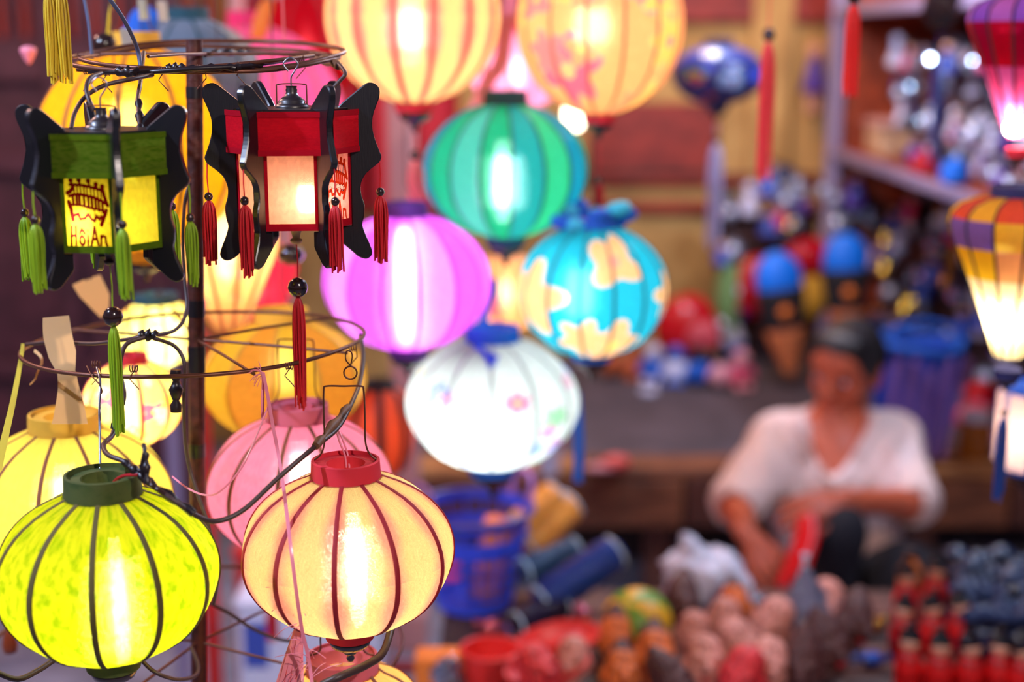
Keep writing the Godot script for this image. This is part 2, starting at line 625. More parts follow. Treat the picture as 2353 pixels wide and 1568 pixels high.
# o: silk (material or array of them in turn), rib, collar, ribs, rib_w, r_top, r_low, ratio or prof, phase, bulb [energy, colour, height share, x, z], handle, tail ...
func round_lantern(label: String, px: float, py: float, wpx: float, d: float, o: Dictionary, group := "") -> Node3D:
	var r := sz(wpx / 2.0, d)
	var h: float = r * o.get("ratio", 0.75)
	var rt: float = r * o.get("r_top", 0.31)
	var rl: float = r * o.get("r_low", 0.26)
	var prof: Array = o.prof.map(func(q): return [q[0] * r, q[1] * r]) if o.has("prof") else oval_profile(r, h, rt, rl)
	if o.has("prof"):
		h = prof[-1][1]
		rt = prof[-1][0]
		rl = prof[0][0]
	var n: int = o.get("ribs", 11)
	var l := thing(o.get("name", "silk_lantern"), label, o.get("category", "lantern"), at(px, py, d), deg_to_rad(o.get("phase", 0.0)), group)
	var lean: float = o.get("lean", 0.0)
	l.rotation.z = deg_to_rad(lean)
	var silks: Array = o.silk if o.silk is Array else [o.silk]
	var shared := panel_mesh(prof, n, o.get("bulge", 0.45))
	for k in n:
		var a := -TAU * (k + 0.5) / n
		var me := shared
		if o.get("wrap", false):
			me = panel_mesh(prof, n, o.get("bulge", 0.45), float(k) / n, float(k + 1) / n)
		part("silk_panel", me, silks[k % silks.size()], l, Vector3.ZERO, Vector3(0, a, 0))
	var rib := rib_mesh(prof, o.get("rib_w", 0.0042))
	for k in n:
		part("rib", rib, o.rib, l, Vector3.ZERO, Vector3(0, -TAU * k / n, 0))
	var hc: float = o.get("collar_h", r * 0.15)
	var w := rt * 0.4
	part("top_collar", lathe([[rt - w, h - 0.004], [rt + 0.002, h - 0.004], [rt + 0.002, h - 0.004], [rt + 0.001, h + hc], [rt + 0.001, h + hc], [rt - w * 0.12, h + hc + 0.0005], [rt - w * 0.12, h + hc + 0.0005], [rt - w * 0.14, h + hc * 0.8], [rt - w * 0.14, h + hc * 0.8], [rt - w, h + hc * 0.8], [rt - w, h + hc * 0.8], [rt - w, h - 0.004]], 36), o.collar, l)
	part("bottom_collar", lathe([[rl * 0.55, -h - hc * 0.75], [rl * 0.92, -h - hc * 0.75], [rl * 0.92, -h - hc * 0.75], [rl * 1.05, -h + 0.003], [rl * 1.05, -h + 0.003], [rl * 0.55, -h + 0.003], [rl * 0.55, -h - hc * 0.75]], 36), o.collar, l)
	if o.has("finial"):
		var y0 := -h - hc * 0.75
		var s := rl
		part("finial", lathe([[0, y0 - s * 1.0], [s * 0.12, y0 - s * 0.98], [s * 0.16, y0 - s * 0.85], [s * 0.12, y0 - s * 0.72], [s * 0.24, y0 - s * 0.66], [s * 0.28, y0 - s * 0.6], [s * 0.26, y0 - s * 0.54], [s * 0.5, y0 - s * 0.46], [s * 0.74, y0 - s * 0.3], [s * 0.8, y0 - s * 0.12], [s * 0.76, y0 + 0.001], [0, y0 + 0.001]], 28), o.finial, l)
	if o.has("tail"):
		var y1 := -h - hc - rl
		tassel(l, Vector3(0, y1, 0), o.tail.cord, o.tail.len, o.tail.r, o.tail.mat, o.tail.bead)
	if o.get("handle", 0.0) > 0.0:
		var hh: float = sz(o.handle, d)
		var hw := rt * 0.86
		var y2 := h + hc
		var p := smooth([Vector3(-hw * 1.1, y2, 0), Vector3(-hw * 0.86, y2 + hh * 0.08, 0), Vector3(-hw * 0.72, y2 + hh * 0.25, 0), Vector3(-hw * 0.72, y2 + hh * 0.6, 0), Vector3(-hw * 0.70, y2 + hh * 0.94, 0), Vector3(-hw * 0.6, y2 + hh, 0), Vector3(0, y2 + hh, 0), Vector3(hw * 0.6, y2 + hh, 0), Vector3(hw * 0.70, y2 + hh * 0.94, 0), Vector3(hw * 0.72, y2 + hh * 0.6, 0), Vector3(hw * 0.72, y2 + hh * 0.25, 0), Vector3(hw * 0.86, y2 + hh * 0.08, 0), Vector3(hw * 1.1, y2, 0)], 5)
		var hd := part("handle", tube(p, 0.0008, 6), M.wire, l)
		hd.rotation.y = -l.rotation.y + deg_to_rad(o.get("handle_turn", 0.0))
	if o.get("cord", true):
		var y3 := h + hc + (sz(o.handle, d) if o.get("handle", 0.0) > 0.0 else -0.004)
		var up: float = (o.cord_to if o.has("cord_to") else 2.28) - l.position.y
		var sp := Vector3(0, 0, 0) if o.get("handle", 0.0) > 0.0 else Vector3(rt * 0.55, 0, 0)
		if up > y3 + 0.01:
			part("hanging_cord", tube([Vector3(sp.x, y3, sp.z), Vector3(0, minf(y3 + 0.03, up - 0.002), 0), Vector3(0, up, 0)], 0.0008, 5), M.cable, l)
	var b: Array = o.get("bulb", [0.004, c8(255, 200, 120), -0.1, 0.0, 0.0])
	if b[0] > 0.0:
		var bl: float = b[5] if b.size() > 5 else 0.018
		var br: float = b[6] if b.size() > 6 else 0.010
		var off := Basis(Vector3.UP, -l.rotation.y) * Vector3(b[3] * r, 0, b[4] * r)
		lamp_bulb(l, Vector3(off.x, b[2] * h, off.z), b[0], b[1], br, bl, h + hc, b[7] if b.size() > 7 else -1.0)
	return l

func lamp_bulb(l: Node3D, p: Vector3, energy: float, col: Color, br: float, bl: float, top: float, glow := -1.0) -> void:
	var m := StandardMaterial3D.new()
	m.albedo_color = Color.WHITE
	m.emission_enabled = true
	m.emission = col.lerp(Color.WHITE, 0.5)
	m.emission_energy_multiplier = glow if glow > 0.0 else 28.0
	part("bulb", lathe([[0, -bl], [br * 0.5, -bl * 0.96], [br * 0.85, -bl * 0.8], [br, -bl * 0.45], [br, bl * 0.4], [br * 0.8, bl * 0.8], [br * 0.55, bl], [0, bl]], 14), m, l, p)
	part("socket", lathe([[0, bl], [br * 0.8, bl], [br * 0.8, bl], [br * 0.85, bl + 0.02], [br * 0.85, bl + 0.02], [0.002, bl + 0.028], [0.002, maxf(top - p.y - 0.012, bl + 0.03)], [0, maxf(top - p.y - 0.012, bl + 0.03)]], 10), M.black_plastic, l, p)
	var li := OmniLight3D.new()
	li.name = "lamp"
	l.add_child(li, true)
	li.position = p
	li.light_color = col
	li.light_energy = energy
	li.light_size = br * 0.8
	li.omni_range = 6.0
	li.omni_attenuation = 2.0
	li.shadow_enabled = true

# cord, bead and a skirt of threads hanging from p
func tassel(l: Node3D, p: Vector3, cord: float, length: float, r: float, m: Material, bead: Material, bead_r := -1.0, threads := 16) -> void:
	if bead_r < 0: bead_r = r * 0.62
	if cord > 0.001:
		part("cord", tube([p, p + Vector3(0.0006, -cord * 0.5, 0), p + Vector3(0, -cord, 0)], maxf(0.0006, r * 0.09), 6), m, l)
	var b := p + Vector3(0, -cord - bead_r * 0.9, 0)
	part("bead", lathe([[0.0006, -bead_r], [bead_r * 0.45, -bead_r * 0.9], [bead_r * 0.8, -bead_r * 0.6], [bead_r, 0], [bead_r * 0.8, bead_r * 0.6], [bead_r * 0.45, bead_r * 0.9], [0.0006, bead_r]], 18), bead, l, b)
	var top := b + Vector3(0, -bead_r * 0.85, 0)
	var ms := []
	for k in threads:
		var a := k * 2.39996
		var f := sqrt((k + 0.5) / threads)
		var dx := Vector3(cos(a), 0, sin(a)) * r * f
		var wob := Vector3(rng.randf_range(-1, 1), 0, rng.randf_range(-1, 1)) * r * 0.25
		var ln := length * rng.randf_range(0.88, 1.04)
		var q := smooth([top, top + dx * 0.75 + Vector3(0, -length * 0.09, 0), top + dx * 1.02 + Vector3(0, -length * 0.3, 0), top + dx * 0.95 + wob * 0.4 + Vector3(0, -length * 0.65, 0), top + dx * 0.9 + wob + Vector3(0, -ln, 0)], 3)
		ms.append(tube(q, maxf(0.00055, r * 0.15), 5))
	part("tassel_threads", join(ms), m, l)

# silk rosy at its seams; lamplit cream middles and rosy rims painted into the colour
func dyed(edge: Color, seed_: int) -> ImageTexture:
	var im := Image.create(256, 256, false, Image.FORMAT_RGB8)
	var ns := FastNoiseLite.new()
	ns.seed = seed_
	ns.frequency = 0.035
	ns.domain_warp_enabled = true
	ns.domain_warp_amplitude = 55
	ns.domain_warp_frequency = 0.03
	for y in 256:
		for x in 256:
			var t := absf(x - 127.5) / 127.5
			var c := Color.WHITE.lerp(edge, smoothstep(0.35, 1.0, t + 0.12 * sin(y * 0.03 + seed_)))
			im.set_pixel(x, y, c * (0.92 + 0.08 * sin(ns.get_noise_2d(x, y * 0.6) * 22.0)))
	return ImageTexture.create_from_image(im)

# ---------------------------------------------------------------- the lantern stand in front
var pole_top: Vector3
var pole_low: Vector3

func pole_at(py: float) -> Vector3:
	var lo := 0.0
	var hi := 1.0
	for k in 30:
		var m := (lo + hi) / 2
		var p := pole_top.lerp(pole_low, m)
		var q := cb.inverse() * (p - Vector3(0, EYE, 0))
		if H / 2 - q.y / -q.z * F < py: lo = m
		else: hi = m
	return pole_top.lerp(pole_low, lo)

func stand() -> void:
	pole_top = at(446, 92, 1.285)
	pole_low = at(457, 1568, 1.384)
	var dir := (pole_low - pole_top).normalized()
	pole_low = pole_top + dir * (pole_top.y / -dir.y)
	var s := thing("lantern_stand", "rusty iron lantern stand with wire rings around a taped pole", "stand", pole_low)
	var o := -pole_low
	var rp := sz(19, 1.29)
	part("pole", tube([pole_top + o, pole_top.lerp(pole_low, 0.5) + o, Vector3(0, 0.01, 0)], rp, 18), M.rust, s)
	part("foot", lathe([[0, 0], [0.17, 0], [0.17, 0], [0.17, 0.012], [0.16, 0.02], [0.03, 0.03], [0.02, 0.05], [0, 0.05]], 28), M.rust, s)
	for q in [[690, 38], [795, 60], [1020, 30], [200, 26]]:
		var a := pole_at(q[0]) + o
		var b := pole_at(q[0] + q[1]) + o
		part("tape_band", tube([a, a.lerp(b, 0.5), b], rp * 1.08, 18), M.black_plastic, s)
	# rings
	var c1 := at(474, 126, 1.29) + o
	part("ring", loop_tube(circle(c1, sz(316, 1.29), 72, Vector3(deg_to_rad(5.6), 0, deg_to_rad(0.6)), 0.001), 0.0021), M.wire, s)
	part("ring", loop_tube(circle(at(486, 132, 1.275) + o, sz(288, 1.29), 72, Vector3(deg_to_rad(4.2), 0, deg_to_rad(-0.8)), 0.0014), 0.0018), M.wire, s)
	var c2 := pole_at(783) + o
	part("ring", loop_tube(circle(c2, sz(391, 1.31), 80, Vector3(deg_to_rad(-1.0), 0, deg_to_rad(1.4)), 0.0008), 0.0019), M.wire, s)
	var c3 := pole_at(1478) + o
	part("ring", loop_tube(circle(c3, sz(470, 1.37), 80, Vector3(deg_to_rad(0.5), 0, deg_to_rad(-1)), 0.001), 0.0018), M.wire, s)
	# spokes
	for q in [[c1, 316.0, 1.29, [0.15, 1.75, 3.3, 4.7]], [c2, 391.0, 1.31, [0.35, 1.05, 3.5, 4.35, 5.5]], [c3, 470.0, 1.37, [0.5, 1.9, 3.4, 5.3]]]:
		var c: Vector3 = q[0]
		for a in q[3]:
			var r: float = sz(q[1], q[2])
			part("spoke", tube([c + Vector3(0, 0.001, 0), c + Vector3(cos(a), 0, sin(a)) * r * 0.5 + Vector3(0, 0.0012, 0), c + Vector3(cos(a), 0, sin(a)) * r], 0.0014, 7), M.wire, s)
	# a second wire tied under the top ring, with its wire ties
	var second := smooth(pts([[178, 160, 1.24], [270, 163, 1.18], [400, 158, 1.165], [520, 150, 1.17], [640, 138, 1.2], [720, 128, 1.25]]).map(func(p): return p + o), 6)
	part("tied_wire", tube(second, 0.0019, 7), M.wire, s)
	for q in [[200, 163, 1.22], [245, 165, 1.19], [375, 161, 1.165], [462, 157, 1.165], [555, 150, 1.18], [690, 135, 1.23], [220, 838, 1.20], [307, 848, 1.175], [665, 842, 1.18], [810, 800, 1.26]]:
		var p := at(q[0], q[1], q[2]) + o
		var coil := []
		for k in 30:
			var t := k / 29.0
			coil.append(p + Vector3((t - 0.5) * 0.006, cos(t * TAU * 3) * 0.0028, sin(t * TAU * 3) * 0.0028))
		var w: float = 1.0 if int(q[0]) % 2 == 0 else -1.0
		coil.append(p + Vector3(0.004 * w, -0.008, 0.001))
		coil.append(p + Vector3(-0.004 * w, -0.017, 0.002))
		part("wire_tie", tube(coil, 0.0005, 5), M.wire, s)

# ---------------------------------------------------------------- hexagonal paper lanterns
const Z := 0.000138        # one unit of the traced bracket outline, in metres at depth 1.18
func bracket_outline() -> PackedVector2Array:
	var t := [[273, 8], [298, 35], [348, 75], [398, 115], [438, 145], [468, 155], [503, 145], [526, 115], [523, 65], [503, 15], [483, -45], [478, -115], [493, -185], [518, -255], [530, -290], [513, -325], [468, -360], [423, -405], [400, -465], [403, -525], [420, -585], [416, -655], [406, -705], [423, -765], [448, -825], [463, -875], [448, -905], [418, -915], [378, -900], [338, -865], [298, -830], [276, -805]]
	var p := []
	for q in t:
		p.append(Vector3(q[0] * Z, q[1] * Z, 0))
	p = smooth(p, 3)
	var out := PackedVector2Array()
	for v in p:
		out.append(Vector2(v.x, v.y))
	for q in [[278, -712], [341, -706], [341, -4], [276, -4]]:
		out.append(Vector2(q[0] * Z, q[1] * Z))
	return out

func stroke(im: Image, p: Array, w: float, col: Color) -> void:
	var sx := im.get_width()
	var sy := im.get_height()
	for i in p.size() - 1 if p.size() > 1 else 1:
		var a := Vector2(p[i][0] * sx, p[i][1] * sy)
		var b: Vector2 = Vector2(p[i + 1][0] * sx, p[i + 1][1] * sy) if p.size() > 1 else a + Vector2(0.01, 0)
		var r := w * sx * 0.68
		for y in range(maxi(0, int(minf(a.y, b.y) - r - 1)), mini(sy, int(maxf(a.y, b.y) + r + 2))):
			for x in range(maxi(0, int(minf(a.x, b.x) - r - 1)), mini(sx, int(maxf(a.x, b.x) + r + 2))):
				var q := Vector2(x, y)
				var t := clampf((q - a).dot(b - a) / maxf((b - a).length_squared(), 1e-6), 0, 1)
				var d := q.distance_to(a + (b - a) * t) - r
				if d < 1.0:
					im.set_pixel(x, y, im.get_pixel(x, y).lerp(col, clampf(0.5 - d, 0, 1)))

# the covered bridge and the town's name, brushed on one face
func bridge_print(paper: Color, ink: Color, ink2: Color) -> ImageTexture:
	var im := Image.create(320, 400, false, Image.FORMAT_RGB8)
	var ns := FastNoiseLite.new()
	ns.frequency = 0.03
	ns.domain_warp_enabled = true
	ns.domain_warp_amplitude = 30
	for y in 400:
		for x in 320:
			var k := 0.9 + 0.1 * ns.get_noise_2d(x, y)
			im.set_pixel(x, y, Color(paper.r * k, paper.g * k, paper.b * k))
	var z := func(list: Array) -> Array:
		return list.map(func(q): return [0.14 + 0.73 * (q[0] - 370) / 760.0, (q[1] - 200) / 1090.0])
	for q in [[445, 305], [600, 300], [780, 312], [925, 360], [1045, 390]]:
		stroke(im, z.call([[q[0], q[1]]]), 0.062, ink)
		stroke(im, z.call([[q[0], q[1]], [q[0] + 20, q[1] + 60]]), 0.03, ink)
	stroke(im, z.call([[420, 365], [640, 370], [850, 400], [1050, 440]]), 0.035, ink)
	stroke(im, z.call([[1045, 400], [1075, 520], [1130, 640]]), 0.045, ink)
	stroke(im, z.call([[365, 475], [430, 450], [480, 400]]), 0.05, ink)
	stroke(im, z.call([[400, 520], [480, 498], [620, 495], [850, 530], [1020, 580], [1125, 630]]), 0.036, ink)
	for q in [[500, 380, 120], [560, 380, 115], [620, 378, 118], [690, 385, 115], [745, 390, 118], [820, 405, 120], [880, 415, 120], [950, 430, 125], [1010, 450, 130]]:
		stroke(im, z.call([[q[0], q[1]], [q[0] + 6, q[1] + q[2]]]), 0.02, ink2)
	for q in [[470, 505], [540, 505], [595, 505], [680, 520], [760, 530], [830, 540], [900, 555], [960, 575], [1030, 600]]:
		stroke(im, z.call([[q[0], q[1]], [q[0] + 4, q[1] + 130]]), 0.036, ink)
	stroke(im, z.call([[400, 630], [600, 640], [760, 668], [900, 690], [1090, 722]]), 0.026, ink)
	stroke(im, z.call([[1100, 710], [1050, 800], [990, 900]]), 0.05, ink)
	stroke(im, z.call([[385, 600], [425, 700], [445, 830]]), 0.055, ink)
	stroke(im, z.call([[440, 790], [560, 755], [585, 830], [680, 815], [745, 760], [800, 825], [860, 855], [905, 785], [960, 830], [1000, 790]]), 0.034, ink)
	var r := RandomNumberGenerator.new()
	r.seed = 4
	for k in 70:
		stroke(im, z.call([[r.randf_range(480, 1010), r.randf_range(690, 800)]]), 0.012, ink2)
	# Hoi An, in brush letters
	for q in [[[405, 930], [398, 1050], [385, 1190]], [[490, 930], [485, 1060], [478, 1185]], [[390, 1065], [440, 1050], [490, 1062]],
			[[600, 1050], [562, 1085], [556, 1140], [590, 1180], [636, 1165], [652, 1105], [600, 1050]], [[560, 1022], [606, 962], [655, 1022]], [[604, 1232]],
			[[715, 1050], [708, 1180]], [[718, 985]],
			[[850, 930], [815, 1060], [775, 1185]], [[850, 930], [880, 1060], [915, 1190]], [[805, 1095], [890, 1095]], [[775, 1185], [720, 1225], [650, 1250]],
			[[970, 1050], [962, 1185]], [[968, 1085], [1010, 1050], [1055, 1070], [1060, 1150], [1095, 1215]]]:
		stroke(im, z.call(q), 0.030, ink)
	return ImageTexture.create_from_image(im)

func plate(r: float, y0: float, y1: float, a0: float, a1: float, inset := 0.0) -> ArrayMesh:   # one flat face of a hexagonal box
	var p := Vector3(cos(a0), 0, sin(a0)) * r
	var q := Vector3(cos(a1), 0, sin(a1)) * r
	var d := (q - p).normalized() * inset
	p += d
	q -= d
	var rows := []
	for i in 9:
		var row := PackedVector3Array()
		for j in 9:
			row.append(p.lerp(q, j / 8.0) + Vector3(0, lerpf(y0, y1, i / 8.0), 0))
		rows.append(row)
	return grid(rows, false, Vector2(-1, 1))

# a thin strip of folded cloth along one face
func extrude_face(r: float, y0: float, y1: float) -> ArrayMesh:
	var p := Vector3(r, 0, 0)
	var q := Vector3(cos(TAU / 6), 0, sin(TAU / 6)) * r
	var d := (q - p).normalized()
	var w := (q - p).length() * 0.5 - 0.001
	var m := extrude(poly2([[-w, y0], [w, y0], [w, y1], [-w, y1]]), 0.0007)
	return join([[m, Transform3D(Basis(d, Vector3.UP, d.cross(Vector3.UP)), (p + q) / 2)]])

func hexagon(label: String, px: float, py: float, d: float, phase: float, o: Dictionary) -> void:
	var s := d / 1.18 * float(o.get("scale", 1.0))
	var l := thing("hexagonal_lantern", label, "lantern", at(px, py, d), deg_to_rad(phase))
	var rb := 345 * Z * s
	var rn := 408 * Z * s
	var yb := -700 * Z * s
	var yn := -255 * Z * s
	var ol := bracket_outline()
	for i in ol.size(): ol[i] *= s
	var br := extrude(ol, 0.0062 * s, 0.0009 * s)
	var face := plate(rb, yb, yn + 0.004, 0, TAU / 6, 0.0012)
	var band := plate(rn, yn, 0.0, 0, TAU / 6, 0.001)
	var hem_low := extrude_face(rn * 1.006, yn, yn + 34 * Z * s)
	var hem_top := extrude_face(rn * 1.006, -34 * Z * s, 0.0)
	var c0 := Vector3(rb * 1.004, 0, 0)
	var c1 := Vector3(cos(TAU / 6), 0, sin(TAU / 6)) * rb * 1.004
	var m := 0.11
	var e0 := c0.lerp(c1, m * 0.5)
	var e1 := c0.lerp(c1, 1.0 - m * 0.5)
	var fw := (c1 - c0).length() * m
	var bars := []
	for q in [[e0 + Vector3(0, yb, 0), e0 + Vector3(0, yn, 0)], [e1 + Vector3(0, yb, 0), e1 + Vector3(0, yn, 0)]]:
		var dir := (c1 - c0).normalized()
		var nrm := Vector3(dir.z, 0, -dir.x)
		bars.append([extrude(poly2([[-fw / 2, 0], [fw / 2, 0], [fw / 2, yn - yb], [-fw / 2, yn - yb]]), 0.001), Transform3D(Basis(dir, Vector3.UP, dir.cross(Vector3.UP)), q[0])])
	var bot := extrude(poly2([[-fw * 4.4, 0], [fw * 4.4, 0], [fw * 4.4, fw * 1.1], [-fw * 4.4, fw * 1.1]]), 0.0011)
	var dd := (c1 - c0).normalized()
	bars.append([bot, Transform3D(Basis(dd, Vector3.UP, dd.cross(Vector3.UP)), (e0 + e1) / 2 + Vector3(0, yb, 0))])
	var frame := join(bars)
	for k in 6:
		var a := -TAU / 6 * k
		var pm: Material = o.printed if k == o.print_face else o.paper
		part("paper_panel", face, pm, l, Vector3.ZERO, Vector3(0, a, 0))
		part("panel_border", frame, o.border, l, Vector3.ZERO, Vector3(0, a, 0))
		var ub := part("upper_band", band, o.band, l, Vector3.ZERO, Vector3(0, a, 0))
		part("band_hem", hem_low, o.border, ub)
		part("band_hem", hem_top, o.border, ub)
	for k in 6:
		var a := -TAU / 6 * k
		var b := part("bracket", br, M.black_wood, l, Vector3.ZERO, Vector3(0, a, 0))
		var hold := Node3D.new()
		hold.name = "hung_tassel"
		l.add_child(hold, true)
		hold.rotation.y = a
		tassel(hold, Vector3(518 * Z * s, -322 * Z * s, 0), 0.0215 * s * rng.randf_range(0.85, 1.15), 0.053 * s * rng.randf_range(0.92, 1.08), 0.0058 * s, o.thread, M.bead_dark, 0.0037 * s, 22)
	# wooden plates that close the box, the turned cap and the turned foot
	var hx := PackedVector2Array()
	for k in 6:
		hx.append(Vector2(cos(TAU / 6 * k), sin(TAU / 6 * k)) * rb * 0.99)
	part("top_board", extrude(hx, 0.004, 0.0004), M.black_wood, l, Vector3(0, -6 * Z * s, 0), Vector3(PI / 2, 0, 0))
	part("bottom_board", extrude(hx, 0.003, 0.0004), M.wood_dark, l, Vector3(0, yb + 0.002, 0), Vector3(PI / 2, 0, 0))
	var u := Z * s
	part("cap", lathe([[0, 0], [100 * u, 0], [104 * u, 14 * u], [92 * u, 30 * u], [78 * u, 34 * u], [82 * u, 48 * u], [60 * u, 66 * u], [40 * u, 80 * u], [33 * u, 100 * u], [36 * u, 112 * u], [31 * u, 122 * u], [34 * u, 136 * u], [34 * u, 136 * u], [0, 137 * u]], 28), M.wood_dark, l)
	part("foot", lathe([[0, -118 * u], [22 * u, -118 * u], [36 * u, -104 * u], [38 * u, -92 * u], [22 * u, -82 * u], [26 * u, -60 * u], [34 * u, -38 * u], [60 * u, -18 * u], [70 * u, -6 * u], [66 * u, 0], [0, 0]], 24), o.foot, l, Vector3(0, yb, 0))
	var y2 := yb - 116 * u
	tassel(l, Vector3(0, y2, 0), o.drop[0], o.drop[1], 0.0056 * s, o.thread, M.bead_dark, 0.0087 * s, 26)
	# hook and wire frame
	var y3 := 136 * u
	part("hook", tube(smooth([Vector3(0, y3 - 0.002, 0), Vector3(0, y3 + 0.007, 0), Vector3(0.003, y3 + 0.012, 0), Vector3(0.006, y3 + 0.018, 0), Vector3(0.0, y3 + 0.023, 0), Vector3(-0.006, y3 + 0.018, 0), Vector3(-0.002, y3 + 0.012, 0)], 5), 0.0007, 6), M.steel, l, Vector3.ZERO, Vector3(0, -deg_to_rad(phase), 0))
	var w := 90 * u
	part("handle", tube(smooth([Vector3(-w, 0, 0), Vector3(-w, y3 * 0.9, 0), Vector3(-w * 0.9, y3 * 1.06, 0), Vector3(0, y3 * 1.1, 0), Vector3(w * 0.9, y3 * 1.06, 0), Vector3(w, y3 * 0.9, 0), Vector3(w, 0, 0)], 5), 0.0006, 6), M.wire, l, Vector3.ZERO, Vector3(0, -deg_to_rad(phase), 0))
	var bp: Array = o.bulb
	var off := Basis(Vector3.UP, -l.rotation.y) * Vector3(bp[2], 0, bp[4])
	lamp_bulb(l, Vector3(off.x, bp[3], off.z), bp[0], bp[1], 0.008, 0.012, -0.02)

func hexagons() -> void:
	var border_red := silk(c8(205, 24, 44), null, 0.30, 0.0)
	var band_red := silk(c8(214, 22, 40), null, 0.26, 0.0)
	hexagon("red hexagonal paper lantern with black carved brackets and red tassels", 671, 250, 1.18, 5.0, {
		"paper": silk(c8(248, 176, 158), null, 0.80, 0.5, {"uv1_scale": Vector3.ONE}), "printed": silk(Color.WHITE, bridge_print(Color(0.95, 0.6, 0.62), Color(0.55, 0.12, 0.05), Color(0.1, 0.02, 0.1)), 0.8, 0.5, {"uv1_scale": Vector3.ONE}),
		"print_face": 0, "border": border_red, "band": band_red, "thread": M.red_thread, "foot": M.wood_tan, "drop": [0.030, 0.098], "bulb": [0.0022, c8(255, 218, 130), 0.012, -0.073, 0.012]})
	var border_green := silk(c8(105, 130, 30), M.brocade2, 0.34, 0.0)
	var band_green := silk(c8(90, 112, 30), M.brocade2, 0.24, 0.0)
	hexagon("green hexagonal paper lantern with black carved brackets and a brushed bridge", 234, 300, 1.085, -5.0, {
		"paper": silk(c8(240, 222, 50), null, 0.80, 0.35, {"uv1_scale": Vector3.ONE}), "printed": silk(Color.WHITE, bridge_print(Color(0.92, 0.85, 0.18), Color(0.30, 0.01, 0.02), Color(0.34, 0.01, 0.02)), 0.8, 0.5, {"uv1_scale": Vector3.ONE}),
		"print_face": 1, "border": border_green, "band": band_green, "thread": M.green_thread, "foot": M.wood_dark, "drop": [0.034, 0.088], "scale": 1.0, "bulb": [0.0015, c8(255, 225, 150), -0.014, -0.07, 0.012]})

# painted flowers on silk: each [u, v, radius in u, petal colour, heart colour]
func floral_tex(bg: Color, flowers: Array, seed_: int, extra := 0, cols := [], rmin := 0.02, rmax := 0.05) -> ImageTexture:
	var sx := 512
	var sy := 192
	var im := Image.create(sx, sy, false, Image.FORMAT_RGB8)
	im.fill(bg)
	var r := RandomNumberGenerator.new()
	r.seed = seed_
	var all := flowers.duplicate()
	for k in extra:
		all.append([r.randf(), r.randf_range(0.08, 0.95), r.randf_range(rmin, rmax), cols[r.randi() % cols.size()], cols[r.randi() % cols.size()]])
	for q in all:
		var cx: float = q[0] * sx
		var cy: float = q[1] * sy
		var rad: float = q[2] * sx
		var petals := 4 + r.randi() % 3
		var turn := r.randf() * TAU
		for y in range(maxi(0, int(cy - rad * 1.3)), mini(sy, int(cy + rad * 1.3) + 1)):
			for x in range(int(cx - rad * 1.3), int(cx + rad * 1.3) + 1):
				var dv := Vector2(x - cx, (y - cy))
				var lim := rad * (0.82 + 0.2 * cos(dv.angle() * petals + turn))
				var dl := dv.length()
				if dl < lim:
					var c: Color = q[3]
					if dl < rad * 0.22: c = q[4]
					elif lim - dl < maxf(1.5, rad * 0.07): c = c.lerp(c8(245, 200, 220), 0.4)
					im.set_pixel(posmod(x, sx), y, c)
	return ImageTexture.create_from_image(im)

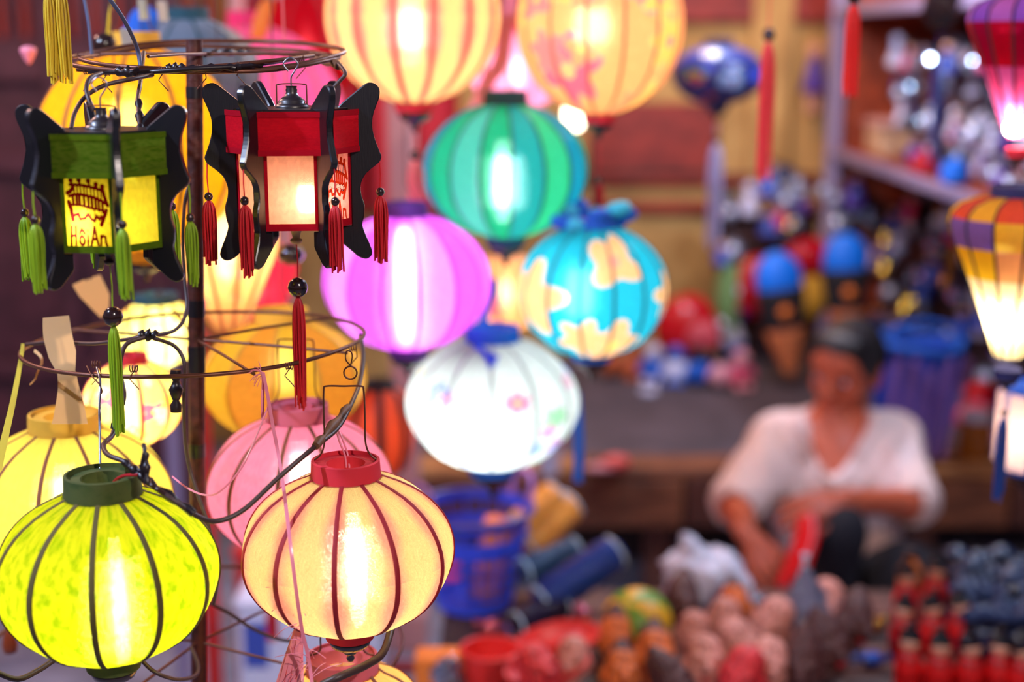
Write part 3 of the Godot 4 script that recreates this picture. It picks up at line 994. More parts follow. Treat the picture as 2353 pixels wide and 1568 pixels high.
func stand_lanterns() -> void:
	var gold := c8(255, 230, 178)
	round_lantern("pink and cream silk lantern with dark red ribs and a tall wire handle", 799, 1268, 490, 1.18, {
		"silk": silk(c8(246, 230, 160), M.rim_tint_pink), "rib": M.rib_red, "collar": M.red_cloth, "cord": false, "phase": 8.0, "handle": 172.0, "handle_turn": 0.0, "finial": M.bead_dark, "ratio": 0.745, "r_top": 0.305, "r_low": 0.25,
		"bulb": [0.0019, gold, -0.14, 0.05, 0.0, 0.022, 0.006, 54.0]})
	round_lantern("yellow-green brocade silk lantern with an open green collar and brown ribs", 248, 1320, 505, 1.12, {
		"silk": silk(c8(210, 212, 18), M.brocade2), "rib": M.rib_green, "cord": false, "collar": M.green_cloth, "phase": 16.6, "ratio": 0.775, "r_top": 0.325, "r_low": 0.265, "finial": M.bead_dark, "rib_w": 0.0046, "collar_h": 0.0155,
		"bulb": [0.0016, c8(255, 240, 170), -0.28, 0.06, 0.0, 0.026, 0.005, 70.0]})
	round_lantern("dusky pink silk lantern hanging just behind the pink and cream one", 690, 1118, 428, 1.42, {"cord_to": 1.40,
		"silk": silk(c8(240, 150, 185), null, 0.7, 0.5), "rib": M.rib_brown, "collar": M.pink_cloth, "phase": 3.0, "handle": 150.0, "ratio": 0.76, "r_top": 0.31, "finial": M.bead_dark,
		"bulb": [0.0042, c8(255, 190, 160), -0.05, 0.0, 0.0, 0.03, 0.009]})
	round_lantern("bright yellow silk lantern with brown ribs behind the green one", 160, 1150, 465, 1.38, {"cord_to": 1.36,
		"silk": silk(c8(250, 232, 105)), "rib": M.rib_brown, "collar": M.yellow_cloth, "phase": 9.0, "ratio": 0.74, "r_top": 0.33, "finial": M.bead_dark, "rib_w": 0.004,
		"bulb": [0.0056, c8(255, 235, 175), 0.0, 0.0, 0.1, 0.02, 0.010, 40.0]})
	round_lantern("large golden silk lantern behind the green hexagonal one", 320, 345, 470, 1.62, {
		"silk": silk(c8(250, 190, 20)), "rib": M.rib_brown, "collar": M.yellow_cloth, "phase": 12.0, "ratio": 0.98, "r_top": 0.24, "r_low": 0.22, "finial": M.bead_dark, "handle": 100.0,
		"bulb": [0.0088, c8(255, 215, 110), 0.15, -0.05, 0.1, 0.03, 0.011]})
	round_lantern("lemon yellow silk lantern half hidden by the iron pole at the top ring", 408, 215, 210, 2.2, {
		"silk": silk(c8(250, 228, 60)), "rib": M.rib_brown, "collar": M.yellow_cloth, "ratio": 0.95, "finial": M.bead_dark, "bulb": [0.006, c8(255, 225, 140), 0.25, -0.1, 0.1, 0.03, 0.012]})
	round_lantern("unlit grey-blue silk lantern behind the top of the iron pole", 432, 165, 330, 1.95, {
		"silk": mat(c8(96, 112, 128), 0.6, 0.0, {"rim_enabled": true, "rim": 0.4}), "rib": M.rib_teal, "collar": M.teal_cloth, "ratio": 0.72, "finial": M.bead_dark, "bulb": [0.0, Color.WHITE, 0.0, 0.0, 0.0]})
	round_lantern("bright pink silk lantern behind the red hexagonal one", 580, 290, 430, 2.3, {
		"silk": silk(c8(245, 120, 190)), "rib": M.rib_pink, "collar": M.hot_cloth, "ratio": 1.05, "r_top": 0.22, "finial": M.bead_dark, "bulb": [0.013, c8(255, 200, 190), 0.0, 0.0, 0.0, 0.03, 0.012]})
	round_lantern("deep red silk lantern in the shade behind the cream one at the top", 705, 110, 300, 2.75, {
		"silk": silk(c8(190, 16, 34), null, 0.4, 0.1), "rib": M.rib_red, "collar": M.red_cloth, "ratio": 0.8, "finial": M.bead_dark, "bulb": [0.004, c8(255, 160, 120), 0.0, 0.0, 0.0]})
	round_lantern("golden yellow silk lantern right of the iron pole behind the red tassel", 652, 872, 378, 1.66, {
		"silk": [silk(c8(240, 205, 70), null, 0.7, 0.25), silk(c8(232, 170, 70), null, 0.7, 0.25)], "rib": M.rib_gold, "collar": M.yellow_cloth, "phase": 10.0, "ratio": 0.72, "finial": M.bead_dark,
		"bulb": [0.0026, c8(255, 225, 160), 0.1, 0.0, 0.0, 0.02, 0.010, 18.0]})
	var balloon := [[0.27, -1.35], [0.33, -1.25], [0.5, -0.85], [0.72, -0.35], [0.9, 0.08], [0.98, 0.35], [1.0, 0.55], [0.95, 0.74], [0.82, 0.9], [0.6, 1.02], [0.42, 1.07]]
	M.balloon = balloon
	round_lantern("peach and pink balloon lantern painted with flowers behind the hanging red tassels", 520, 600, 250, 1.75, {
		"silk": painted(floral_tex(c8(245, 205, 140), [], 5, 26, [c8(235, 130, 140), c8(240, 180, 120), c8(250, 220, 150)], 0.02, 0.05), 0.8, 0.5), "wrap": true, "rib": M.rib_pink, "collar": M.hot_cloth, "ratio": 1.0, "prof": balloon, "finial": M.bead_dark,
		"bulb": [0.006, c8(255, 215, 140), 0.2, 0.0, 0.0, 0.03, 0.010]})
	round_lantern("rosy red cone lantern beside the salmon wall, behind the peach balloon lantern", 590, 660, 190, 2.2, {
		"silk": silk(c8(225, 60, 90), null, 0.5, 0.1), "rib": M.rib_red, "collar": M.hot_cloth, "prof": balloon, "finial": M.bead_dark, "bulb": [0.004, c8(255, 190, 160), 0.1, 0.0, 0.0]})
	round_lantern("lime and cream flowered lantern left of the iron pole below the blue rim", 362, 765, 190, 1.82, {
		"silk": painted(floral_tex(c8(238, 240, 140), [], 15, 30, [c8(180, 220, 60), c8(250, 240, 180), c8(240, 200, 90), c8(235, 160, 160)], 0.02, 0.045), 0.8, 0.5), "wrap": true, "rib": M.rib_gold, "collar": M.teal_cloth, "ratio": 0.82, "r_top": 0.5, "finial": M.bead_dark,
		"bulb": [0.0058, c8(255, 235, 170), -0.1, 0.1, 0.1, 0.03, 0.012]})
	round_lantern("yellow and pink flowered lantern with a red collar left of the iron pole", 306, 925, 226, 1.55, {
		"silk": painted(floral_tex(c8(250, 225, 120), [[0.3, 0.3, 0.05, c8(235, 90, 130), c8(250, 230, 90)], [0.14, 0.5, 0.05, c8(225, 90, 130), c8(170, 210, 60)], [0.2, 0.8, 0.04, c8(250, 220, 60), c8(235, 90, 130)]], 25, 24, [c8(235, 100, 140), c8(170, 215, 70), c8(250, 215, 60), c8(250, 230, 190)], 0.015, 0.04), 0.8, 0.5), "wrap": true, "rib": M.rib_hot, "collar": M.red_cloth, "ratio": 0.86, "r_top": 0.3, "finial": M.bead_dark,
		"bulb": [0.006, c8(255, 235, 170), -0.1, -0.1, 0.1, 0.03, 0.012]})
	round_lantern("orange silk lantern at the bottom edge below the pink and cream one", 790, 1665, 390, 1.27, {"cord": false,
		"silk": silk(c8(250, 190, 110)), "rib": M.rib_brown, "collar": M.pink_cloth, "ratio": 0.72, "r_top": 0.40, "handle": 60.0, "bulb": [0.005, gold, -0.1, 0.0, 0.0, 0.03, 0.010]})

func hanging_lanterns() -> void:
	var warm := c8(255, 216, 140)
	round_lantern("large pale pink and cream lantern cut off by the top edge, above the purple one", 949, 35, 402, 1.95, {
		"silk": silk(c8(248, 226, 160), M.rim_tint_pink2), "rib": M.rib_pink, "collar": M.red_cloth, "phase": 4.0, "ribs": 14, "ratio": 0.98, "r_top": 0.25, "r_low": 0.24, "finial": M.bead_dark, "rib_w": 0.006,
		"bulb": [0.0090, c8(255, 222, 170), -0.12, -0.03, 0.0, 0.02, 0.013, 44.0], "tail": {"cord": 0.02, "len": 0.085, "r": 0.012, "mat": M.pink_thread, "bead": M.bead_dark}})
	round_lantern("large rosy flowered lantern cut off by the top edge, above the teal one", 1380, 52, 384, 2.0, {
		"silk": painted(floral_tex(c8(250, 190, 145), [[0.33, 0.75, 0.08, c8(240, 110, 165), c8(250, 200, 160)], [0.17, 0.3, 0.06, c8(245, 150, 170), c8(250, 220, 140)], [0.1, 0.6, 0.06, c8(250, 215, 130), c8(245, 150, 170)]], 35, 18, [c8(245, 140, 165), c8(250, 220, 140), c8(240, 170, 140)], 0.02, 0.05), 0.8, 0.5), "wrap": true, "rib": M.rib_pink, "collar": M.red_cloth, "phase": 0.0, "ribs": 14, "ratio": 1.08, "r_top": 0.22, "r_low": 0.2, "finial": M.bead_dark,
		"bulb": [0.0125, warm, -0.03, -0.08, 0.1, 0.02, 0.02], "tail": {"cord": 0.05, "len": 0.06, "r": 0.008, "mat": M.red_thread, "bead": M.bead_dark}})
	round_lantern("teal and green striped lantern between the purple and the flowered ones", 1162, 392, 380, 2.05, {
		"silk": [silk(c8(10, 150, 112), null, 0.6), silk(c8(4, 120, 150), null, 0.6), silk(c8(40, 175, 120), null, 0.6), silk(c8(16, 130, 132), null, 0.6), silk(c8(10, 150, 104), null, 0.6), silk(c8(60, 165, 150), null, 0.6)], "rib": M.rib_teal, "collar": M.teal_cloth, "phase": 5.0, "ribs": 16, "ratio": 0.80, "r_top": 0.25, "r_low": 0.25, "finial": M.bead_dark,
		"bulb": [0.009, c8(235, 240, 225), -0.12, -0.02, 0.05, 0.026, 0.011, 46.0]})
	round_lantern("purple silk lantern with a white glowing stripe behind the red hexagonal one", 935, 648, 384, 1.95, {"cord_to": 1.62,
		"silk": [silk(c8(228, 100, 236), null, 0.72), silk(c8(205, 84, 222), null, 0.66), silk(c8(236, 136, 240), null, 0.72)], "rib": M.rib_violet, "collar": M.violet_cloth, "phase": 0.0, "ribs": 14, "ratio": 0.80, "r_top": 0.25, "r_low": 0.25, "finial": M.bead_dark,
		"bulb": [0.011, c8(250, 220, 255), 0.0, -0.01, 0.0, 0.06, 0.012, 34.0]})
	var cream := c8(238, 172, 118)
	round_lantern("turquoise lantern painted with big cream flowers and a gathered cap", 1362, 668, 346, 2.0, {"cord_to": 1.55,
		"silk": painted(floral_tex(c8(30, 165, 195), [[0.42, 0.5, 0.11, cream, c8(240, 180, 120)], [0.205, 0.2, 0.075, cream, c8(245, 150, 130)], [0.205, 0.85, 0.085, cream, c8(240, 200, 110)], [0.28, 0.8, 0.07, cream, cream], [0.04, 0.5, 0.07, cream, cream], [0.65, 0.4, 0.07, cream, cream], [0.8, 0.7, 0.07, cream, cream]], 45), 0.8, 0.5), "wrap": true, "rib": M.rib_teal, "collar": M.blue_cloth, "phase": 0.0, "ribs": 14, "ratio": 0.86, "r_top": 0.3, "r_low": 0.28, "finial": M.bead_dark, "collar_h": 0.012,
		"bulb": [0.011, c8(240, 245, 225), 0.0, -0.15, 0.1, 0.026, 0.016, 36.0]})
	round_lantern("dazzling white flowered lantern above the blue plastic basket", 1132, 925, 398, 2.08, {"cord_to": 1.40,
		"silk": painted(floral_tex(c8(222, 232, 226), [[0.2, 0.35, 0.03, c8(230, 120, 160), c8(250, 220, 120)], [0.12, 0.5, 0.035, c8(150, 200, 160), c8(240, 240, 200)], [0.1, 0.75, 0.03, c8(220, 140, 200), c8(120, 140, 220)], [0.36, 0.3, 0.03, c8(130, 160, 230), c8(240, 230, 140)]], 55, 30, [c8(225, 150, 190), c8(150, 210, 160), c8(150, 180, 235), c8(235, 225, 150)], 0.012, 0.03), 0.8, 0.6), "wrap": true, "rib": M.rib_grey, "collar": M.blue_cloth, "phase": 0.0, "ribs": 12, "ratio": 0.74, "r_top": 0.3, "r_low": 0.3, "finial": M.bead_dark,
		"bulb": [0.0125, c8(240, 250, 245), -0.25, -0.22, 0.25, 0.03, 0.03, 24.0]})
	round_lantern("peach flowered lantern between the purple and the turquoise ones", 1160, 672, 200, 2.7, {
		"silk": painted(floral_tex(c8(245, 195, 140), [[0.3, 0.5, 0.05, c8(230, 80, 120), c8(250, 220, 120)]], 65, 16, [c8(240, 120, 140), c8(250, 205, 150), c8(180, 190, 140)], 0.02, 0.045), 0.75, 0.4), "wrap": true, "rib": M.rib_pink, "collar": M.blue_cloth, "ratio": 0.9, "finial": M.bead_dark,
		"bulb": [0.009, c8(255, 225, 180), 0.0, 0.0, 0.0]})
	round_lantern("small pink lantern wedged between the two large ones at the top", 1185, 165, 215, 2.6, {
		"silk": silk(c8(245, 165, 205), null, 0.75, 0.4), "rib": M.rib_pink, "collar": M.hot_cloth, "ratio": 0.85, "finial": M.bead_dark, "bulb": [0.010, c8(255, 220, 220), 0.0, 0.0, 0.0]})
	# balloon lanterns at the right edge
	round_lantern("crimson and violet balloon lantern at the upper right edge", 2352, 170, 268, 1.75, {
		"silk": painted(band_tex2()), "wrap": true, "rib": M.rib_black, "collar": M.red_cloth, "prof": balloon_low(), "ribs": 14, "phase": 6.0, "finial": M.bead_dark, "rib_w": 0.003,
		"bulb": [0.019, c8(255, 225, 225), -0.6, -0.1, 0.1, 0.02, 0.014], "lean": 0.0})
	round_lantern("yellow, violet and orange balloon lantern below the crimson one", 2330, 655, 312, 1.72, {"cord_to": 1.50,
		"silk": painted(band_tex()), "wrap": true, "rib": M.rib_black, "collar": M.indigo_cloth, "prof": balloon_low(), "ribs": 14, "phase": 0.0, "finial": M.bead_dark, "rib_w": 0.003,
		"bulb": [0.0125, c8(255, 232, 180), -0.35, -0.2, 0.1, 0.02, 0.013], "tail": {"cord": 0.02, "len": 0.11, "r": 0.007, "mat": M.blue_thread, "bead": M.bead_dark}})
	round_lantern("cream drum lantern with blue rims at the right edge below the balloon lantern", 2375, 985, 165, 2.2, {"cord_to": 1.30,
		"silk": silk(c8(240, 205, 190), null, 0.7, 0.1), "rib": M.blue_cloth, "collar": M.blue_cloth, "prof": [[0.85, -1.1], [0.97, -1.02], [1.0, -0.9], [1.0, 0.9], [0.97, 1.02], [0.85, 1.1]], "ribs": 8, "phase": 22.0, "finial": M.bead_dark, "rib_w": 0.006,
		"bulb": [0.007, c8(255, 225, 190), 0.0, 0.0, 0.0]})
	# unlit blue lantern with a long pale tail in front of the yellow wall
	round_lantern("unlit blue lantern with bright patches and a pale tail before the yellow wall", 1650, 172, 212, 3.5, {
		"silk": mat(Color.WHITE, 0.35, 0.0, {"detail_enabled": true, "detail_blend_mode": BaseMaterial3D.BLEND_MODE_MUL, "detail_uv_layer": BaseMaterial3D.DETAIL_UV_2, "detail_albedo": floral_tex(c8(28, 40, 110), [[0.36, 0.5, 0.05, c8(120, 170, 30), c8(200, 210, 60)], [0.22, 0.55, 0.05, c8(150, 190, 230), c8(220, 60, 80)], [0.12, 0.5, 0.045, c8(40, 70, 220), c8(150, 190, 230)]], 75, 14, [c8(40, 60, 200), c8(20, 24, 60), c8(150, 180, 220), c8(200, 60, 40)], 0.02, 0.045)}), "wrap": true, "rib": M.rib_black, "collar": M.indigo_cloth, "ratio": 0.62, "r_top": 0.3, "finial": M.bead_dark, "bulb": [0.0, Color.WHITE, 0, 0, 0],
		"tail": {"cord": 0.03, "len": 0.26, "r": 0.018, "mat": M.pale_thread, "bead": M.bead_dark}})
	# loose tails and bulbs
	var tl := [["long coral tassel hanging before the yellow wall", 1768, 30, 1.9, 0.02, 0.185, 0.010, M.coral_thread], ["scarlet tassel hanging by the cabinet post", 1965, -60, 1.75, 0.02, 0.11, 0.009, M.scarlet_thread],
		["yellow tassel with two skirts hanging at the upper left corner", 122, -70, 1.12, 0.004, 0.072, 0.0055, M.yellow_thread]]
	for q in tl:
		var t := thing("tassel", q[0], "tassel", at(q[1], q[2], q[3]))
		if str(q[0]).begins_with("yellow"):
			tassel(t, Vector3(-0.0045, 2.28 - t.position.y, 0), 2.28 - t.position.y + q[4], q[5], q[6], q[7], M.bead_dark, 0.006, 22)
			tassel(t, Vector3(0.0045, 2.28 - t.position.y, 0), 2.28 - t.position.y + q[4], q[5], q[6], q[7], M.bead_dark, 0.006, 22)
		else:
			tassel(t, Vector3(0, 2.28 - t.position.y, 0), q[4] + 2.28 - t.position.y, q[5], q[6], q[7], M.bead_dark, 0.009, 24)
	for q in [["bare glowing bulb below the rosy flowered lantern", 1318, 268, 0.018, 0.006]]:
		var b := thing("bare_bulb", q[0], "bulb", at(q[1], q[2], 2.25))
		lamp_bulb(b, Vector3.ZERO, q[4], c8(255, 220, 150), q[3], 0.024, 0.2, 6.0)
	for q in [[-1.12, "nearest"], [-1.72, "second"], [-1.98, "third"], [-2.28, "fourth"], [-2.7, "farthest"]]:
		var rail := thing("bamboo_rail", "%s bamboo rail overhead that the lanterns hang from" % q[1], "rail", Vector3(0.35, 2.28, q[0]))
		part("cane", tube(range(9).map(func(k): return Vector3(-1.3 + 0.325 * k, 0.014 + 0.004 * sin(k * 1.3), 0)), 0.014, 10), M.plank_light2, rail)
		for k in 5:
			part("node", loop_tube(circle(Vector3(-1.1 + 0.55 * k, 0.014, 0), 0.0145, 14, Vector3(0, 0, PI / 2)), 0.003, 6), M.plank_light2, rail)
	# gathered cap pieces on the turquoise lantern and the string that holds the white one
	var cap := thing("frilled_cloth", "frilled turquoise cloth tied over the collar of the flowered lantern", "cloth", at(1362, 497, 2.0))
	for k in 9:
		var a := TAU * k / 9.0
		part("frill", blob(Vector3(0.022, 0.011, 0.017), k, 0.25, 3.0, 14, 10), M.turq_cloth if k % 2 else M.blue_cloth, cap, Vector3(cos(a) * 0.042, 0.012 * sin(a * 2.0), sin(a) * 0.04), Vector3(0, -a, 0.3))
	part("gather", lathe([[0.03, -0.012], [0.034, 0], [0.03, 0.012]], 20), M.red_cloth, cap, Vector3(0, -0.012, 0))
	single("ribbon", "blue ribbon tied above the dazzling white lantern", "ribbon", cone_strip(smooth(pts([[1128, 640, 2.1], [1120, 700, 2.08], [1105, 760, 2.05], [1100, 800, 2.02], [1135, 835, 1.98]]), 5), range(21).map(func(k): return 0.018 + 0.006 * sin(k * 0.7)), Vector3(0.2, 0.1, 1)), M.blue_cloth)
	single("ribbon", "blue ribbon hanging right of the dazzling white lantern", "ribbon", cone_strip(smooth(pts([[1322, 900, 2.25], [1330, 1000, 2.25], [1328, 1110, 2.25]]), 5), range(11).map(func(k): return 0.016), Vector3(0.2, 0.1, 1)), M.blue_cloth)
	single("ribbon", "pale pink ribbon hanging between the two large lanterns at the top", "ribbon", cone_strip(smooth(pts([[1215, -420, 2.2], [1160, 90, 2.2], [1125, 180, 2.2], [1085, 262, 2.2]]), 6), range(19).map(func(k): return 0.022), Vector3(0, 0, 1)), M.pink_plastic)

func balloon_low() -> Array:
	return [[0.2, -1.08], [0.25, -1.02], [0.42, -0.55], [0.62, -0.05], [0.82, 0.42], [0.95, 0.72], [1.0, 0.92], [0.96, 1.08], [0.84, 1.2], [0.62, 1.28], [0.4, 1.31]]

func band_tex() -> ImageTexture:
	var im := Image.create(512, 192, false, Image.FORMAT_RGB8)
	for y in 192:
		for x in 512:
			var v := y / 192.0
			var k := (x * 14 / 512) % 14
			var c := c8(252, 232, 190)
			if v < 0.34: c = c8(250, 190, 70) if k in [5, 7, 3] else c8(235, 90, 70)
			elif v < 0.54: c = c8(120, 96, 210) if k in [5, 6, 11, 12] else c8(250, 205, 70)
			elif v < 0.66: c = c8(250, 205, 40) if k in [5, 6, 11, 12] else c8(248, 180, 120)
			if k in [2, 3] and v > 0.1 and fmod(v * 9.0 + sin(x * 0.4) * 0.3, 1.0) < 0.12: c = c8(60, 30, 30)
			im.set_pixel(x, y, c)
	return ImageTexture.create_from_image(im)

# violet shoulder, crimson middle and rose foot, streaked along the ribs, one gusset quilted
func band_tex2() -> ImageTexture:
	var im := Image.create(512, 192, false, Image.FORMAT_RGB8)
	for y in 192:
		for x in 512:
			var v := y / 192.0
			var k := (x * 14 / 512) % 14
			var c := c8(200, 130, 220) if k % 2 else c8(160, 110, 225)
			if v > 0.42: c = c8(215, 16, 40) if k % 2 else c8(180, 12, 50)
			if v > 0.66: c = c8(240, 110, 170) if k % 2 else c8(235, 80, 130)
			if k == 3:
				c = c8(240, 130, 160)
				if fmod(v * 11.0 + sin(x * 0.5) * 0.25, 1.0) < 0.14: c = c8(70, 10, 30)
			im.set_pixel(x, y, c)
	return ImageTexture.create_from_image(im)

# ---------------------------------------------------------------- cables, tape, strings and beads on the stand
func cable(called: String, label: String, list: Array, r: float, m: Material, lumps := []) -> Node3D:
	var p := smooth(pts(list), 7)
	var o: Node3D
	if lumps.is_empty():
		return single(called, label, "cable", tube(p, r, 8), m)
	o = thing(called, label, "cable", p[0])
	part("cord", tube(p.map(func(v): return v - p[0]), r, 8), m, o)
	for q in lumps:
		var a: Vector3 = at(q[0], q[1], q[2]) - p[0]
		var b: Vector3 = at(q[3], q[4], q[5]) - p[0]
		var rr: float = q[6]
		var path := []
		var rad := []
		for k in 9:
			path.append(a.lerp(b, k / 8.0) + Vector3(0, sin(k * 2.1) * rr * 0.15, 0))
			rad.append(rr * (0.72 + 0.28 * sin(k * 1.7 + 1.0)) * (0.75 if k in [0, 8] else 1.0))
		part("taped_splice", tube(path, rad, 10), M.old_tape if q.size() > 7 else M.black_tape, o)
	return o

func stand_bits() -> void:
	M.black_tape = mat(c8(28, 18, 20), 0.35)
	M.old_tape = mat(c8(110, 72, 44), 0.6)
	M.brown_tape = mat(c8(178, 124, 40), 0.6)
	M.cord_red = mat(c8(170, 20, 30), 0.4)
	cable("cable", "long grey twin cable sagging from the ring past the pink lanterns", [[345, 772, 1.21], [292, 790, 1.20], [276, 830, 1.19], [278, 870, 1.18], [284, 912, 1.17], [270, 960, 1.16], [258, 1000, 1.15], [238, 1022, 1.12], [248, 1046, 1.10], [290, 1064, 1.09], [335, 1105, 1.08], [395, 1148, 1.07], [455, 1188, 1.08], [500, 1198, 1.09], [560, 1172, 1.10], [640, 1098, 1.12], [720, 1030, 1.14], [775, 985, 1.18], [806, 930, 1.22], [826, 880, 1.27], [834, 820, 1.31], [828, 770, 1.34]], 0.0021, M.cable,
		[[280, 920, 1.165, 262, 985, 1.155, 0.0042], [285, 1062, 1.09, 330, 1100, 1.08, 0.0040], [330, 1100, 1.08, 445, 1180, 1.075, 0.0046], [725, 1026, 1.14, 800, 935, 1.215, 0.0046, 1]])
	cable("cable", "short taped cable ends standing up from the splice over the green lantern", [[330, 1108, 1.07], [326, 1070, 1.07], [332, 1040, 1.07], [330, 1022, 1.075]], 0.0016, M.black_tape, [[338, 1112, 1.065, 334, 1040, 1.068, 0.0036], [322, 1085, 1.072, 330, 1060, 1.072, 0.003]])
	cable("cable", "thin red wire curling into the collar of the green lantern", [[318, 1092, 1.08], [285, 1094, 1.09], [262, 1108, 1.10], [252, 1140, 1.11]], 0.0013, M.cord_red)
	cable("cable", "dark cable running down the left side of the iron pole", [[352, 778, 1.21], [395, 792, 1.22], [417, 816, 1.22], [424, 850, 1.22], [422, 920, 1.23], [424, 990, 1.24], [432, 1060, 1.25], [452, 1130, 1.25], [480, 1215, 1.25], [497, 1330, 1.27], [490, 1390, 1.28]], 0.0017, M.cable, [[322, 772, 1.21, 358, 772, 1.21, 0.006], [404, 850, 1.21, 404, 945, 1.215, 0.0062]])
	cable("cable", "grey cable along the lower ring from its left corner", [[60, 792, 1.30], [130, 786, 1.27], [210, 790, 1.24], [280, 782, 1.22], [330, 773, 1.21], [400, 760, 1.24], [428, 715, 1.26], [424, 640, 1.27], [420, 560, 1.27], [424, 470, 1.26], [436, 420, 1.26]], 0.0017, M.cable, [[135, 786, 1.27, 160, 792, 1.26, 0.0036]])
	cable("cable", "brown cable arching from the top ring into the green hexagonal lantern", [[163, 296, 1.09], [172, 258, 1.10], [196, 222, 1.11], [240, 196, 1.12], [300, 182, 1.13], [350, 172, 1.16]], 0.0018, M.cable)
	cable("cable", "dark cable hook curling beside the cap of the green hexagonal lantern", [[232, 168, 1.13], [206, 180, 1.11], [198, 205, 1.10], [206, 235, 1.095], [216, 254, 1.095]], 0.0019, M.cable)
	cable("cable", "black cable with a thick splice behind the front bracket of the green lantern", [[330, 120, 1.24], [322, 190, 1.18], [316, 228, 1.14], [318, 260, 1.12], [322, 300, 1.11]], 0.0018, M.cable, [[318, 232, 1.13, 322, 302, 1.11, 0.0038]])
	cable("cable", "taped cable bundle along the front of the top ring", [[205, 163, 1.20], [290, 166, 1.175], [380, 163, 1.16], [470, 156, 1.16], [560, 152, 1.175], [640, 140, 1.21], [700, 132, 1.25]], 0.0022, M.black_tape, [[270, 165, 1.18, 320, 168, 1.17, 0.0055], [385, 158, 1.165, 420, 156, 1.165, 0.005], [430, 160, 1.16, 540, 155, 1.17, 0.0042], [540, 155, 1.17, 600, 150, 1.19, 0.0036]])
	cable("cable", "cable with brown tape bending off the right end of the top ring", [[470, 128, 1.3], [540, 118, 1.38], [620, 122, 1.36], [700, 128, 1.32], [745, 130, 1.28], [776, 146, 1.24], [793, 168, 1.22], [780, 186, 1.22], [764, 204, 1.22]], 0.0018, M.cable, [[715, 128, 1.30, 778, 150, 1.24, 0.0052, 1], [490, 122, 1.33, 560, 120, 1.37, 0.0042]])
	single("cable", "grey-blue cable hanging at the upper left beside the black bead", "cable", tube(smooth(pts([[192, -10, 1.3], [203, 50, 1.3], [208, 100, 1.3], [212, 135, 1.3]]), 6), 0.0016, 8), M.cable_blue)
	single("cable", "grey-blue cable slanting from the top edge to the top ring", "cable", tube(smooth(pts([[246, -10, 1.15], [275, 30, 1.16], [300, 75, 1.18], [316, 115, 1.2], [324, 160, 1.2]]), 6), 0.0018, 8), M.cable_blue)
	single("cable", "looped brown cable low between the green lantern and the pole", "cable", tube(smooth(pts([[322, 1515, 1.22], [355, 1545, 1.2], [405, 1562, 1.22], [447, 1555, 1.28], [455, 1530, 1.32], [440, 1490, 1.35]]), 6), 0.0018, 8), M.cable)
	single("cable", "dark twin cable at the lower left corner below the green lantern", "cable", tube(smooth(pts([[-10, 1545, 1.15], [40, 1562, 1.16], [90, 1540, 1.18], [130, 1515, 1.2], [170, 1510, 1.22]]), 6), 0.0024, 8), M.cable)
	single("cable", "brown cable crossing low behind the pink and cream lantern", "cable", tube(smooth(pts([[478, 1385, 1.4], [530, 1412, 1.4], [580, 1445, 1.4], [640, 1470, 1.4], [700, 1476, 1.42]]), 6), 0.0018, 8), M.cable)
	single("cable", "thick dark cable under the bulb end of the pink and cream lantern", "cable", tube(smooth(pts([[900, 1440, 1.2], [880, 1500, 1.17], [840, 1530, 1.14], [780, 1556, 1.12], [740, 1575, 1.12]]), 6), 0.0034, 8), M.cable)
	# hanger wires of the green lantern and of the sharp pink one
	single("hanger_wire", "straight steel wire hooked on the lower ring above the green lantern", "wire", tube(smooth(pts([[222, 845, 1.19], [230, 880, 1.17], [228, 930, 1.16], [229, 1010, 1.14], [230, 1128, 1.12]]), 6), 0.0010, 6), M.steel)
	single("hanger_wire", "bent brown wire hook under the lower ring beside the green tassel", "wire", tube(smooth(pts([[199, 842, 1.19], [212, 866, 1.17], [228, 884, 1.16], [234, 900, 1.16], [230, 906, 1.16]]), 6), 0.0006, 6), M.wire)
	var p := at(805, 857, 1.19)
	var lk := thing("hanger_wire", "wire ring and hook holding the handle of the pink and cream lantern", "wire", p)
	part("link_ring", loop_tube(circle(Vector3.ZERO, sz(15, 1.19), 28, Vector3(PI / 2, 0, 0)), 0.0008, 6), M.wire, lk)
	part("hook", tube(smooth([Vector3(0, 0.0052, 0), Vector3(0.002, 0.014, 0.001), Vector3(0.0012, 0.019, 0.004), Vector3(-0.002, 0.02, 0.008), Vector3(-0.003, 0.012, 0.004), Vector3(0.001, 0.006, 0.001)], 5), 0.0006, 6), M.wire, lk)
	# masking tape
	single("masking_tape", "twisted strip of beige masking tape hanging over the yellow lantern", "tape", cone_strip(smooth(pts([[128, 728, 1.25], [132, 770, 1.245], [143, 815, 1.24], [152, 855, 1.235], [157, 890, 1.235], [160, 930, 1.235], [160, 975, 1.235]]), 6), range(37).map(func(k): return sz(lerpf([58.0, 64.0, 62.0, 40.0, 46.0, 62.0, 80.0, 84.0][mini(6, k / 6)], [58.0, 64.0, 62.0, 40.0, 46.0, 62.0, 80.0, 84.0][mini(6, k / 6) + 1], (k % 6) / 6.0), 1.24)), Vector3(0.25, 0.1, 1)), M.tape)
	single("masking_tape", "torn zigzag piece of orange tape below the green hexagonal lantern", "tape", extrude(poly2([[0, 0], [0.012, 0.005], [0.014, 0.003], [0.016, 0.006], [0.018, 0.004], [0.02, 0.007], [0.028, 0.009], [0.036, -0.012], [0.034, -0.03], [0.026, -0.036], [0.016, -0.024], [0.006, -0.012]]), 0.0006), M.tape, at(166, 655, 1.45), Vector3(0, 0.3, 0))
	single("masking_tape", "small frayed end of tape knotted at the left corner of the lower ring", "tape", cone_strip(smooth(pts([[78, 806, 1.28], [92, 818, 1.27], [96, 835, 1.27], [86, 855, 1.27], [80, 872, 1.27], [68, 885, 1.27]]), 4), range(21).map(func(k): return 0.0032 - k * 0.0001), Vector3(0.4, 0, 1)), M.tape)
